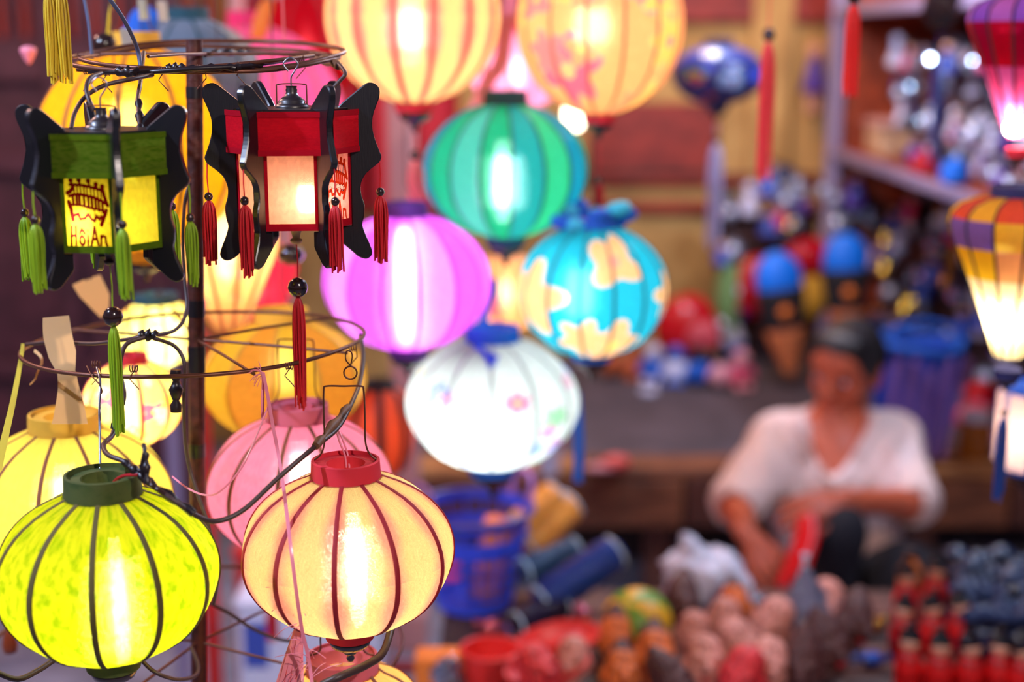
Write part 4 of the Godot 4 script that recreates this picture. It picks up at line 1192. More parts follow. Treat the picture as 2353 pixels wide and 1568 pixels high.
	single("plastic_strip", "yellow plastic strip tied to the left corner of the lower ring", "string", cone_strip(smooth(pts([[52, 790, 1.29], [46, 835, 1.26], [30, 920, 1.22], [12, 1000, 1.18], [-6, 1080, 1.15]]), 5), range(21).map(func(k): return 0.0028 + 0.0002 * k), Vector3(0.3, 0, 1)), M.yellow_plastic)
	# pink plastic string with frayed ends
	var ps := thing("plastic_string", "pink raffia string knotted on the lower ring and trailing past the pink lantern", "string", at(604, 856, 1.175))
	var z := at(604, 856, 1.175)
	var runs := [[[604, 856, 1.172], [614, 905, 1.165], [626, 975, 1.15], [642, 1060, 1.135], [655, 1150, 1.12], [668, 1260, 1.10], [682, 1370, 1.10], [694, 1450, 1.11], [708, 1510, 1.12], [718, 1580, 1.12]], [[606, 866, 1.172], [603, 920, 1.17], [604, 965, 1.17]], [[616, 935, 1.16], [590, 1000, 1.15], [555, 1075, 1.14], [505, 1130, 1.14], [470, 1138, 1.15], [430, 1122, 1.16], [395, 1095, 1.18]]]
	var wd := [0.0028, 0.0028, 0.0016]
	for k in 3:
		var q := smooth(pts(runs[k]).map(func(v): return v - z), 5)
		part("strand", cone_strip(q, range(q.size()).map(func(_i): return wd[k]), Vector3(0.3, 0.1, 1)), M.pink_plastic, ps)
	var fr := []
	for k in 46:
		var t := rng.randf()
		var a := at(lerpf(676, 716, t) + rng.randf_range(-8, 8), lerpf(1360, 1560, t), 1.12) - z
		if k > 30: a = at(604 + rng.randf_range(-6, 2), 858 + rng.randf_range(-5, 5), 1.172) - z
		var dv := Vector3(rng.randf_range(-1, 0.4), rng.randf_range(-1, 0.3), rng.randf_range(-0.3, 0.3)).normalized() * rng.randf_range(0.008, 0.026 if k <= 30 else 0.014)
		fr.append(tube(smooth([a, a + dv * 0.5 + Vector3(0, 0.002, 0), a + dv], 3), 0.0003, 4))
	part("frayed_fibres", join(fr), M.pink_plastic, ps).set_meta("kind", "stuff")
	var bu := thing("plastic_string", "frayed bunch of pink raffia at the bottom beside the pink and cream lantern", "string", at(692, 1400, 1.16))
	for k in 9:
		var e := (k - 4) / 4.0
		part("strand", cone_strip(smooth(pts([[692, 1400, 1.16], [686 + e * 8, 1450, 1.155 - 0.004 * (k % 3)], [674 + e * 18, 1515, 1.15 - 0.004 * (k % 2)], [664 + e * 30, 1585, 1.145]]).map(func(v): return v - bu.position), 5), range(16).map(func(i): return 0.0022 + 0.0001 * i), Vector3(0.3 * e, 0.1, 1)), M.pink_plastic, bu)
	single("cable", "two pink flex wires running into the collar of the pink and cream lantern", "cable", join([tube(smooth(pts([[772, 988, 1.185], [780, 1015, 1.18], [792, 1046, 1.18], [796, 1075, 1.18]]), 5), 0.0009, 6), tube(smooth(pts([[778, 990, 1.19], [790, 1018, 1.185], [799, 1046, 1.185], [803, 1075, 1.18]]), 5), 0.0009, 6)]), M.pink_plastic)
	# beads and small things near the top ring
	var bd := thing("wooden_bead", "black wooden bead with a yellow cord behind the top ring", "bead", at(240, 102, 1.5))
	part("ball", blob(Vector3.ONE * sz(27, 1.5), 0, 0.0, 1.0, 24, 16), M.bead_dark, bd)
	part("cord", tube([Vector3(0.004, 0.01, 0), Vector3(0.007, 0.03, 0), Vector3(0.013, 0.055, 0)], 0.0018, 8), M.yellow_thread, bd)
	var b2 := thing("wooden_bead", "dark wooden bead behind the foot of the red hexagonal lantern", "bead", at(668, 584, 1.6))
	part("ball", blob(Vector3(1.1, 0.9, 1.1) * sz(28, 1.6), 0, 0.0, 1.0, 24, 16), M.bead_dark, b2)
	part("cord", tube([Vector3(0, 0.01, 0), Vector3(0.001, 0.1, 0), Vector3(0, 0.28, 0)], 0.001, 8), M.pink_thread, b2)
	for q in [["clear plastic tag glinting at the top edge left of the pole", 328, 22, 1.6], ["clear plastic tag glinting behind the wires of the top ring", 290, 92, 1.45], ["clear plastic strip hanging at the top edge beside the blue cloth", 372, 25, 1.65]]:
		single("plastic_tag", q[0], "tag", extrude(poly2([[-0.006, -0.012], [0.005, -0.014], [0.007, 0.012], [-0.004, 0.014]]), 0.0008), M.clear_plastic, at(q[1], q[2], q[3]), Vector3(0.5, 0.4, 0.2))
	single("cloth_scrap", "blue cloth scrap hanging at the top edge left of the pole", "cloth", blob(Vector3(0.018, 0.03, 0.008), 4, 0.4, 2.0), M.blue_cloth, at(322, 70, 1.75), Vector3(0, 0, -0.5))
	single("cloth_scrap", "orange cloth scrap hanging at the top edge beside the red lantern", "cloth", blob(Vector3(0.012, 0.04, 0.008), 5, 0.4, 2.0), M.orange_cloth, at(600, 55, 2.2), Vector3(0, 0, -0.35))
	single("flower_bud", "small pale pink bud hanging at the left before the dark wood", "flower", lathe([[0, -0.012], [0.004, -0.008], [0.009, 0.002], [0.0095, 0.006], [0.004, 0.009], [0, 0.009]], 12), M.pink_plastic, at(65, 124, 1.6))
	var old := thing("old_bulb", "small brown bulb dangling at the lower left beside the green lantern", "bulb", at(22, 1480, 1.5))
	part("glass", lathe([[0, -0.012], [0.007, -0.009], [0.008, -0.001], [0.006, 0.01], [0.004, 0.016], [0, 0.016]], 14), mat(c8(140, 60, 30), 0.3), old)
	part("wire_end", tube([Vector3(0, 0.014, 0), Vector3(0.003, 0.03, 0), Vector3(-0.002, 0.05, 0)], 0.0012, 6), M.cable, old)

# ---------------------------------------------------------------- the setting
func y_on(py: float, z: float) -> float:
	return on_z(W / 2, py, z).y

func x_on(px: float, py: float, z: float) -> float:
	return on_z(px, py, z).x

func board(called: String, parent: Node3D, x0: float, x1: float, y0: float, y1: float, z: float, t: float, m: Material, bev := 0.006) -> MeshInstance3D:
	return part(called, rbox(x1 - x0, y1 - y0, t, bev), m, parent, Vector3((x0 + x1) / 2, (y0 + y1) / 2, z) - parent.position)

func setting() -> void:
	var dust := height_tex(21, 0.02, 4)
	M.ground = mat(c8(150, 150, 168), 0.85)
	M.ground.albedo_texture = noise_tex(22, 0.01, Color(0.75, 0.75, 0.75), Color(1, 1, 1), 5, 512)
	M.ground.heightmap_enabled = true
	M.ground.heightmap_texture = dust
	M.ground.heightmap_scale = 0.4
	tri(M.ground, 1.2)
	M.plaster = mat(c8(212, 168, 100), 0.9)
	M.plaster.albedo_texture = noise_tex(23, 0.008, Color(0.8, 0.76, 0.72), Color(1, 1, 1), 5, 512)
	tri(M.plaster, 0.7)
	M.brown_wood = mat(c8(92, 46, 56), 0.6)
	M.brown_wood.albedo_texture = noise_tex(24, 0.02, Color(0.7, 0.68, 0.68), Color(1, 1, 1), 4, 256)
	tri(M.brown_wood, 1.5)
	M.red_wood = mat(c8(168, 54, 36), 0.6)
	M.red_wood.albedo_texture = M.brown_wood.albedo_texture
	tri(M.red_wood, 1.5)
	M.plank_wood = mat(c8(150, 92, 58), 0.65)
	M.plank_wood.albedo_texture = noise_tex(25, 0.03, Color(0.6, 0.55, 0.52), Color(1, 1, 1), 4, 256)
	M.plank_wood.uv1_triplanar = true
	M.plank_wood.uv1_scale = Vector3(0.8, 4.0, 4.0)
	M.plank_light = M.plank_wood.duplicate()
	M.plank_light.albedo_color = c8(214, 152, 92)
	M.plank_black = M.plank_wood.duplicate()
	M.plank_black.albedo_color = c8(62, 34, 28)
	M.plank_dark = M.plank_wood.duplicate()
	M.plank_dark.albedo_color = c8(110, 62, 46)

	struct("ground", "grey paved ground under the lantern stall", rbox(12, 0.2, 12, 0.01), M.ground, Vector3(0.5, -0.1, -2.5))
	var zw := -5.7
	struct("wall_back", "yellow plastered wall behind the stall", rbox(7.0, 4.2, 0.2, 0.01), M.plaster, Vector3(1.2, 2.1, zw - 0.1))
	var n := 1
	for q in [[398, 424, 660, 1880], [462, 488, 660, 1880], [-60, 52, 660, 2353], [858, 890, 1300, 1900]]:
		var y0 := y_on(q[1], zw)
		var y1 := y_on(q[0], zw)
		struct("trim_%d" % n, "red-brown painted moulding across the yellow wall, %s" % ["upper of two thin ones", "lower of two thin ones", "broad one at the top", "skirting behind the platform"][n - 1], rbox(x_on(q[3], 400, zw) - x_on(q[2], 400, zw), y1 - y0, 0.05, 0.008), M.red_wood, Vector3((x_on(q[3], 400, zw) + x_on(q[2], 400, zw)) / 2, (y0 + y1) / 2, zw + 0.02))
		n += 1
	struct("pilaster", "pale yellow pilaster on the wall left of the cabinet", rbox(0.16, 4.0, 0.05, 0.006), M.plaster, Vector3(x_on(1768, 200, zw), 2.0, zw + 0.025))
	var b := thing("wall_patch", "red-brown rectangle on the yellow wall under the unlit blue lantern", "board", Vector3(x_on(1500, 320, zw), y_on(395, zw), zw + 0.03))  # red-brown rectangle with a darker lower edge
	part("panel", rbox(sz(300, 5.6), sz(160, 5.6), 0.03, 0.006), M.red_wood, b, Vector3(0, sz(80, 5.6), 0))
	part("edge", rbox(sz(304, 5.6), 0.02, 0.045, 0.004), M.plank_dark, b, Vector3(0, 0.0, 0))
	# dark wooden doors on the left
	var zl := -4.2
	var xr := x_on(432, 700, zl)
	var wl := struct("wall_left", "dark purple-brown wooden doors along the left", rbox(3.2, 3.4, 0.08, 0.008), M.brown_wood, Vector3(xr - 1.6, 1.7, zl - 0.06))
	wl.set_meta("kind", "structure")
	for q in [[88, 190, "rail"], [352, 402, "rail"], [832, 872, "rail"], [1290, 1335, "rail"]]:
		part(q[2], rbox(3.2, y_on(q[0], zl) - y_on(q[1], zl), 0.05, 0.008), M.brown_wood, wl, Vector3(0, (y_on(q[0], zl) + y_on(q[1], zl)) / 2 - 1.7, 0.05))
	for px in [-260.0, 165.0, 415.0]:
		part("stile", rbox(0.07, 3.3, 0.06, 0.008), M.brown_wood, wl, Vector3(x_on(px, 700, zl) - (xr - 1.6), 0, 0.055))
	var yb0 := y_on(86, zl)
	for k in 26:
		var px := -190.0 + k * 27.0
		part("baluster", lathe([[0.011, 0], [0.016, 0.05], [0.01, 0.12], [0.015, 0.2], [0.01, 0.3], [0.015, 0.36]], 10), M.red_wood if k % 2 else M.brown_wood, wl, Vector3(x_on(px, 40, zl) - (xr - 1.6), yb0 - 1.7, 0.04))
	# posts and a cloth between the doors and the wall
	for q in [["grey-pink wooden post behind the lanterns at the left top", 652, 34, 3.9], ["pale pink wooden post left of the teal lantern", 925, 62, 3.7], ["pinkish wooden post beside the grey-blue lantern", 560, 30, 4.2]]:
		var p := at(q[1], 500, q[3])
		var o := thing("wooden_post", q[0], "post", Vector3(p.x, 0, p.z))
		part("shaft", rbox(sz(q[2], q[3]), 3.2, sz(q[2], q[3]), 0.008), M.post_pink, o, Vector3(0, 1.6, 0))
		part("plinth", rbox(sz(q[2], q[3]) * 1.5, 0.12, sz(q[2], q[3]) * 1.5, 0.01), M.post_pink, o, Vector3(0, 0.06, 0))
	var rows := []
	var cl := at(800, 500, 4.6)
	for i in 12:
		var row := PackedVector3Array()
		for j in 40:
			row.append(Vector3(-0.36 + 0.72 * j / 39.0, 0.0 + 1.6 * i / 11.0, 0.03 * sin(j * 0.8 + i * 0.15)))
		rows.append(row)
	var cloth := thing("hanging_cloth", "deep red cloth hanging behind the lanterns in the middle", "cloth", Vector3(cl.x, 1.12, cl.z))
	part("drape", grid(rows, false), mat(c8(170, 22, 34), 0.85), cloth)
	part("rod", tube([Vector3(-0.4, 1.6, 0), Vector3(0, 1.6, 0), Vector3(0.4, 1.6, 0)], 0.012, 10), M.plank_dark, cloth)
	# the low platform
	var x0 := -0.45
	var x1 := 2.9
	var zf := -3.98
	var pl := thing("platform", "low wooden platform with a grey covered top behind the vendor", "platform", Vector3((x0 + x1) / 2, 0, (zf - 5.5) / 2))
	M.cover = mat(c8(92, 82, 90), 0.8)
	M.cover.albedo_texture = M.ground.albedo_texture
	tri(M.cover, 0.9)
	part("cover", rbox(x1 - x0, 0.02, 5.5 + zf - 0.12, 0.004), M.cover, pl, Vector3(0, 0.415, -0.06))
	for k in 5:
		var w := (x1 - x0) / 5
		part("edge_plank", rbox(w - 0.006, 0.035, 0.13, 0.006), [M.plank_light, M.plank_wood, M.plank_light, M.plank_wood, M.plank_light][k], pl, Vector3(x0 + w * (k + 0.5) - pl.position.x, 0.41, zf - 0.065 - pl.position.z))
	for k in 7:
		var w := (x1 - x0) / 7
		part("front_plank", rbox(w - 0.008, 0.15, 0.04, 0.006), [M.plank_dark, M.plank_wood][k % 2], pl, Vector3(x0 + w * (k + 0.5) - pl.position.x, 0.315, zf - 0.02 - pl.position.z))
	for k in 5:
		for s in [-1, 1]:
			part("leg", rbox(0.08, 0.40, 0.08, 0.006), M.plank_dark, pl, Vector3(lerpf(x0 + 0.1, x1 - 0.1, k / 4.0) - pl.position.x, 0.2, s * 0.66))

# ---------------------------------------------------------------- small charms and the cabinet that holds them
func charm(kind: int) -> Node3D:
	var names := ["ball_charm", "ball_charm", "doll_charm", "mirror_charm", "bell_charm", "doll_charm", "purse_charm", "figurine"]
	var labels := ["small shiny silver ball charm", "small red ball charm", "small doll charm in a pink dress", "small round mirror charm in a dark frame", "small golden bell charm", "small doll charm in a blue dress", "small violet silk purse charm", "small pale figurine"]
	var o := thing(names[kind], labels[kind] + " in the display", "charm", Vector3(0, -9, 0))
	o.set_meta("base", names[kind])
	match kind:
		0, 1:
			part("ball", blob(Vector3.ONE * 0.02, 0, 0, 1, 16, 10), M.silver if kind == 0 else M.gloss_red, o, Vector3(0, 0.025, 0))
			part("loop", loop_tube(circle(Vector3(0, 0.052, 0), 0.008, 14, Vector3(PI / 2, 0, 0)), 0.0018, 5), M.steel, o)
		2, 5:
			part("dress", lathe([[0, 0], [0.026, 0], [0.024, 0.01], [0.012, 0.04], [0.009, 0.046], [0, 0.046]], 14), M.gloss_pink if kind == 2 else M.gloss_blue, o)
			part("head", blob(Vector3(0.014, 0.015, 0.014), 0, 0, 1, 12, 8), M.skin_doll, o, Vector3(0, 0.058, 0))
			part("hair", blob(Vector3(0.0155, 0.012, 0.0155), 0, 0, 1, 12, 8), M.black_plastic, o, Vector3(0, 0.066, -0.003))
		3:
			part("frame", lathe([[0, -0.004], [0.03, -0.004], [0.034, 0], [0.03, 0.004], [0.027, 0.004], [0, 0.003]], 20), M.black_plastic, o, Vector3(0, 0.034, 0), Vector3(PI / 2 - 0.1, 0, 0))
			part("glass", lathe([[0, 0], [0.026, 0], [0.026, 0], [0.026, 0.0045], [0.026, 0.0045], [0.018, 0.0052], [0.009, 0.0058], [0, 0.006]], 20), M.chrome, o, Vector3(0, 0.034, 0), Vector3(PI / 2 - 0.1, 0, 0))
		4:
			part("bell", lathe([[0.0, 0.002], [0.022, 0.0], [0.024, 0.004], [0.017, 0.014], [0.013, 0.03], [0.006, 0.038], [0, 0.039]], 16), M.gold, o)
			part("clapper", blob(Vector3.ONE * 0.006, 0, 0, 1, 8, 6), M.steel, o, Vector3(0, -0.002, 0))
		6:
			part("pouch", blob(Vector3(0.026, 0.024, 0.014), 3, 0.2, 3.0, 14, 10), M.violet_silk, o, Vector3(0, 0.024, 0))
			part("neck", lathe([[0.008, 0], [0.006, 0.008], [0.014, 0.02]], 12), M.violet_silk, o, Vector3(0, 0.044, 0))
		7:
			part("body", lathe([[0, 0], [0.02, 0], [0.023, 0.012], [0.014, 0.04], [0.01, 0.052], [0, 0.054]], 14), M.pale_glaze, o)
			part("head", blob(Vector3.ONE * 0.0145, 0, 0, 1, 12, 8), M.pale_glaze, o, Vector3(0, 0.064, 0))
	return o

var charms := []
func scatter_charms(where: Array, group: String) -> void:
	if charms.is_empty():
		for k in 8: charms.append(charm(k))
	var word := ["small shiny silver ball", "small glossy red ball", "small doll in a pink dress", "small dark-framed round mirror", "small golden bell", "small doll in a blue dress", "small violet silk purse", "small pale figurine"]
	for q in where:
		var k: int = q[1]
		var src: Node3D = charms[k]
		var lab: String = "%s %s" % [word[k], q[4]]
		var o: Node3D = src if src.position.y < -5 else dup(src, q[0], q[3])
		o.position = q[0]
		o.rotation.y = q[3]
		o.set_meta("label", lab)
		o.set_meta("group", ["silver balls", "red balls", "pink dolls", "round mirrors", "golden bells", "blue dolls", "violet purses", "pale figurines"][k] + group)
		if k == 3 and int(q[0].y * 1000.0) % 3 > 0:            # some mirrors are tilted on purpose so a lamp glints into the eye
			var lamp: Vector3 = [Vector3(1.45, 2.6, -2.9), Vector3(0.50, 2.15, -3.7), Vector3(0.9, 2.6, 0.7)][int(q[0].x * 1000.0 + 5000.0) % 3]
			var hv := ((lamp - o.position).normalized() + (Vector3(0, EYE, 0) - o.position).normalized()).normalized()
			o.basis = Basis.looking_at(-hv, Vector3.UP) * Basis(Vector3.RIGHT, 0.1)
		o.scale = Vector3.ONE * float(q[2])

func cabinet() -> void:
	M.chrome = mat(c8(190, 200, 215), 0.06, 1.0)
	M.silver = mat(c8(196, 208, 232), 0.3, 0.55)
	M.gold = mat(c8(220, 160, 60), 0.2, 0.9)
	M.gloss_red = mat(c8(190, 20, 36), 0.15)
	M.gloss_pink = mat(c8(215, 50, 110), 0.3)
	M.gloss_blue = mat(c8(60, 84, 180), 0.3)
	M.skin_doll = mat(c8(220, 160, 130), 0.5)
	M.violet_silk = mat(c8(90, 60, 150), 0.4)
	M.pale_glaze = mat(c8(205, 205, 228), 0.15)
	M.cab_wood = mat(c8(176, 74, 34), 0.55)
	M.cab_wood.albedo_texture = M.brown_wood.albedo_texture
	tri(M.cab_wood, 1.5)
	M.cab_edge = mat(c8(150, 138, 170), 0.4)
	M.cab_dark = mat(c8(48, 14, 10), 0.7)
	var cb0 := Vector3(1.2, 0.426, -5.38)
	var c := thing("cabinet", "tall open wooden cabinet of charms along the right side", "cabinet", cb0)
	var len_ := 2.1
	for q in [[1.25, "shelf"], [1.76, "shelf"]]:
		var sh := part(q[1], rbox(0.46, 0.022, len_, 0.004), M.cab_wood, c, Vector3(0.23, q[0] - cb0.y - 0.011, len_ / 2))
		part("edge_strip", rbox(0.02, 0.036, len_, 0.004), M.cab_edge, sh, Vector3(-0.235, 0.0, 0))
	part("back_panel", rbox(0.03, 1.9, len_, 0.004), M.cab_dark, c, Vector3(0.47, 0.95, len_ / 2))
	part("end_panel", rbox(0.44, 1.9, 0.03, 0.004), M.cab_wood, c, Vector3(0.24, 0.95, 0.0))
	part("corner_post", rbox(0.05, 1.9, 0.05, 0.005), M.cab_edge, c, Vector3(0.0, 0.95, 0.03))
	part("lower_panel", rbox(0.03, 0.70, len_, 0.004), M.cab_dark, c, Vector3(0.40, 0.45, len_ / 2))
	for s in [0.03, 0.96]:
		part("foot", rbox(0.06, 0.1, 0.06, 0.004), M.cab_wood, c, Vector3(0.42, 0.05, s * len_))
	var r := RandomNumberGenerator.new()
	r.seed = 31
	var spots := []
	for k in 150:
		var z := r.randf_range(-4.95, -3.42)
		var x := r.randf_range(1.25, 1.58)
		var lev := r.randi() % 4
		spots.append([Vector3(x, 1.251 + lev * 0.098 + r.randf_range(0, 0.02) * (1 if lev else 0), z), [0, 3, 7, 2, 5, 6, 0, 0, 7, 3, 7][r.randi() % 11], r.randf_range(0.95, 1.5), r.randf_range(-1.8, -0.6), "%s, %s of the cabinet" % [["standing on the shelf", "hung in the lower row", "hung in the middle row", "hung in the top row"][lev], ["far end", "middle", "near end"][clampi(int((z + 4.95) / 0.51), 0, 2)]]])
	scatter_charms(spots, " in the cabinet")
	# three rods from which the upper rows hang
	for k in 3:
		var rd := part("rod", tube([Vector3(0.08 + 0.12 * k, 0.93 + 0.12 * k, 0.1), Vector3(0.08 + 0.12 * k, 0.93 + 0.12 * k, 1.0), Vector3(0.08 + 0.12 * k, 0.93 + 0.12 * k, len_ - 0.02)], 0.006, 8), M.steel, c)
		rd.position = Vector3.ZERO
	var bx := thing("paper_box", "cream paper box on the far end of the cabinet shelf", "box", Vector3(1.40, 1.251, -5.05))
	part("body", rbox(0.26, 0.10, 0.2, 0.006), mat(c8(205, 170, 130), 0.7), bx, Vector3(0, 0.05, 0))
	part("lid", rbox(0.27, 0.03, 0.21, 0.006), mat(c8(200, 150, 140), 0.7), bx, Vector3(0, 0.11, 0))
	var t := thing("tassel", "long blue tassel hanging in front of the cabinet wares", "tassel", at(2160, 112, 3.95))
	tassel(t, Vector3(0, 1.74 - t.position.y, 0), 1.76 - t.position.y, 0.27, 0.014, M.blue_thread, M.bead_dark, 0.012)
	for q in [["red lacquer pot on the cabinet shelf edge", 2195, 402, 3.95, M.gloss_red, "pot"], ["bright blue lidded pot on the cabinet shelf edge", 2238, 425, 3.75, M.sky_blue, "pot"]]:
		var o := thing("lidded_pot", q[0], q[5], Vector3(1.235, 1.251, on_y(q[1], q[2], 1.251).z))
		part("body", lathe([[0, 0], [0.03, 0], [0.042, 0.02], [0.04, 0.045], [0.03, 0.055], [0, 0.055]], 18), q[4], o)
		part("lid", lathe([[0, 0.055], [0.034, 0.055], [0.03, 0.064], [0.008, 0.07], [0.008, 0.08], [0, 0.081]], 18), q[4], o)
	var hb := thing("dried_bunch", "dark bunch hanging from the top shelf of the cabinet", "bunch", at(2165, 10, 3.2))
	part("bunch", blob(Vector3(0.04, 0.05, 0.04), 9, 0.6, 3.0), M.bead_dark, hb)
	part("string", tube([Vector3(0, 0.04, 0), Vector3(0.002, 0.12, 0), Vector3(0, 0.2, 0)], 0.003, 6), M.cable, hb)
	var ds := thing("doll", "small doll in violet hanging on the post left of the cabinet", "doll", on_z(1872, 150, -5.62))
	part("dress", lathe([[0, -0.1], [0.05, -0.1], [0.03, 0.0], [0.02, 0.03], [0, 0.03]], 16), M.violet_silk, ds)
	part("head", blob(Vector3.ONE * 0.03, 0, 0, 1, 14, 10), M.skin_doll, ds, Vector3(0, 0.055, 0))
	part("leg", tube([Vector3(-0.015, -0.1, 0), Vector3(-0.015, -0.14, 0), Vector3(-0.015, -0.18, 0)], 0.012, 8), M.skin_doll, ds)
	part("leg", tube([Vector3(0.015, -0.1, 0), Vector3(0.015, -0.14, 0), Vector3(0.015, -0.18, 0)], 0.012, 8), M.skin_doll, ds)

# ---------------------------------------------------------------- goods on the platform
func platform_goods() -> void:
	var yp := 0.425
	# display board with rows of charms leaning at the back, and charms on the lower sides of the cabinet
	var zb := -5.42
	var x0 := x_on(1645, 650, zb)
	var x1 := 1.165
	var y1 := y_on(436, zb)
	var o := thing("display_board", "dark display board crowded with charms at the back of the platform", "board", Vector3((x0 + x1) / 2, yp, zb))
	part("panel", rbox(x1 - x0, y1 - yp - 0.1, 0.03, 0.005), M.cab_dark, o, Vector3(0, (y1 - yp) / 2 - 0.05, 0))
	for k in 6:
		part("peg_rail", rbox(x1 - x0, 0.015, 0.03, 0.003), M.plank_dark, o, Vector3(0, 0.12 + k * 0.12, 0.03))
	var r := RandomNumberGenerator.new()
	r.seed = 17
	var spots := []
	for k in 210:
		var px := r.randf_range(1655, 2330)
		var py := r.randf_range(440, 900)
		if px > 1700 and px < 2010 and py > 560: continue
		var p := on_z(px, py, -5.33)
		var where := "on the dark display board"
		if px > 1920:
			p = on_z(px, py, -5.30)
			where = "low on the cabinet's far end"
			if p.x > 1.55:
				p = on_z(px, py, -1.55 * 3197.0 / (px - 1176.0))
				where = "low on the cabinet's side"
			if p.y > 1.17: continue
		spots.append([p, [0, 3, 7, 2, 6, 0, 0, 5, 3, 4, 7][r.randi() % 11], r.randf_range(1.1, 1.9), r.randf_range(-0.5, 0.5), "%s, %s" % [where, ["near its foot", "second row up", "third row up", "in the upper rows"][clampi(int((p.y - yp) / 0.2), 0, 3)]]])
	spots.append([on_z(1665, 505, -5.34), 3, 1.7, 0.0, "glinting brightest at the left end of the display board"])
	spots.append([on_z(1808, 495, -5.34), 3, 1.8, 0.0, "glinting brightest near the top middle of the display board"])
	scatter_charms(spots, " on the boards")
	# long embroidered bags
	for q in [["black embroidered bag with a bright blue rounded top, left of two", 1800, 725, 5.0, 0.16], ["black embroidered bag with a bright blue rounded top, right of two", 1945, 680, 5.1, 0.06]]:
		var p := at(q[1], q[2], q[3])
		var b := thing("embroidered_bag", q[0], "bag", p)
		b.rotation.z = q[4]
		part("top", blob(Vector3(0.082, 0.10, 0.05), 1, 0.04, 2.0, 20, 14), M.sky_blue, b, Vector3(0, 0.13, 0))
		part("body", lathe([[0, -0.22], [0.02, -0.2], [0.055, -0.1], [0.078, 0.0], [0.088, 0.08], [0.086, 0.1], [0, 0.1]], 22, 0.62), M.black_cloth, b)
		part("embroidery", lathe([[0.0, -0.226], [0.023, -0.205], [0.058, -0.105], [0.071, -0.05], [0.064, -0.045], [0, -0.1]], 22, 0.66), M.embroidery, b)
		part("pompom", blob(Vector3.ONE * 0.022, 6, 0.3, 5.0, 12, 8), M.orange_cloth, b, Vector3(0.0, 0.02, 0.05))
	single("folded_cloth", "yellow folded cloth between the two black embroidered bags", "cloth", blob(Vector3(0.06, 0.09, 0.04), 12, 0.25, 2.0), M.yellow_cloth, on_z(1868, 675, -5.33))
	single("folded_cloth", "dark red folded cloth left of the black embroidered bags", "cloth", blob(Vector3(0.09, 0.11, 0.05), 13, 0.25, 2.0), M.gloss_red, on_z(1735, 660, -5.33))
	single("folded_cloth", "dark red folded cloth above and between the black embroidered bags", "cloth", blob(Vector3(0.10, 0.07, 0.05), 14, 0.25, 2.0), M.gloss_red, on_z(1860, 590, -5.33))
	single("folded_cloth", "green cloth hanging at the left end of the display board", "cloth", blob(Vector3(0.05, 0.16, 0.04), 15, 0.3, 2.0), mat(c8(110, 150, 90), 0.7), on_z(1675, 690, -5.33))
	# red satchel and the row of toys
	var sp := on_y(1585, 862, yp)
	sp.z = -5.2
	var s := thing("satchel", "round red satchel standing at the back of the platform", "bag", Vector3(at(1582, 735, 5.15).x, yp, -5.1))
	part("body", blob(Vector3(0.115, 0.125, 0.07), 2, 0.08, 2.0, 22, 14), M.gloss_red2, s, Vector3(0, 0.19, 0))
	part("flap", blob(Vector3(0.07, 0.06, 0.03), 2, 0.1, 2.0, 16, 10), mat(c8(200, 70, 80), 0.5), s, Vector3(0.05, 0.17, 0.055))
	part("base", rbox(0.2, 0.07, 0.12, 0.01), M.cab_dark, s, Vector3(0, 0.036, 0))
	var toys := [[1400, 868, M.orange_toy, M.bead_dark, "orange-brown"], [1452, 872, M.orange_toy, M.orange_toy, "rusty orange"], [1500, 880, M.gloss_blue2, M.pale_glaze, "blue and white"], [1552, 884, M.pale_glaze, M.gloss_blue2, "white and blue"], [1602, 886, M.gloss_blue2, M.black_plastic, "blue, dark-headed"], [1655, 892, M.pale_pink, M.black_plastic, "pale pink, dark-headed"], [1700, 894, M.rose, M.pale_pink, "rose-coloured"]]
	for q in toys:
		var p := on_y(q[0], q[1], yp)
		var t := thing("stuffed_toy", "small %s toy in the row at the back of the platform" % q[4], "toy", p, rng.randf_range(-0.4, 0.4))
		part("body", blob(Vector3(0.038, 0.05, 0.034), int(q[0]), 0.1, 2.0, 16, 10), q[2], t, Vector3(0, 0.05, 0))
		part("head", blob(Vector3(0.03, 0.028, 0.028), int(q[0]) + 1, 0.1, 2.0, 14, 10), q[3], t, Vector3(0, 0.118, 0.006))
		for k in [-1, 1]:
			part("arm", blob(Vector3(0.014, 0.03, 0.014), 0, 0, 1, 10, 8), q[2], t, Vector3(0.038 * k, 0.06, 0.012), Vector3(0, 0, 0.5 * k))
			part("foot", blob(Vector3(0.017, 0.012, 0.026), 0, 0, 1, 10, 8), q[3], t, Vector3(0.02 * k, 0.012, 0.03))
	single("bottle_cap", "pale blue scrap lying before the row of toys", "scrap", lathe([[0, 0], [0.03, 0], [0.034, 0.012], [0.028, 0.02], [0, 0.02]], 16), M.pale_glaze, on_y(1490, 905, yp))
	# translucent blue shopping bag
	var bp := on_y(2105, 1085, yp)
	var bag := thing("plastic_bag", "translucent blue plastic shopping bag standing on the platform edge", "bag", Vector3(bp.x, yp, bp.z - 0.1))
	var rows := []
	for i in 18:
		var v := i / 17.0
		var row := PackedVector3Array()
		for j in 48:
			var a := TAU * j / 48.0
			var w := lerpf(0.085, 0.125, pow(v, 0.7)) + 0.006 * sin(a * 7.0 + v * 5.0) + 0.004 * sin(a * 13.0 - v * 9.0)
			if v < 0.04: w *= 0.3
			row.append(Vector3(cos(a) * w + 0.02 * v, v * 0.36, sin(a) * w * 0.62))
		rows.append(row)
	part("film", grid(rows), M.blue_film, bag)
	for k in 5:
		var st := smooth([Vector3(-0.07 + k * 0.038, 0.03, 0.062), Vector3(-0.075 + k * 0.045, 0.18, 0.078), Vector3(-0.06 + k * 0.05, 0.33, 0.074)], 5)
		part("stripe", cone_strip(st, range(st.size()).map(func(_i): return 0.016), Vector3(0, 0, 1)), M.lilac, bag)
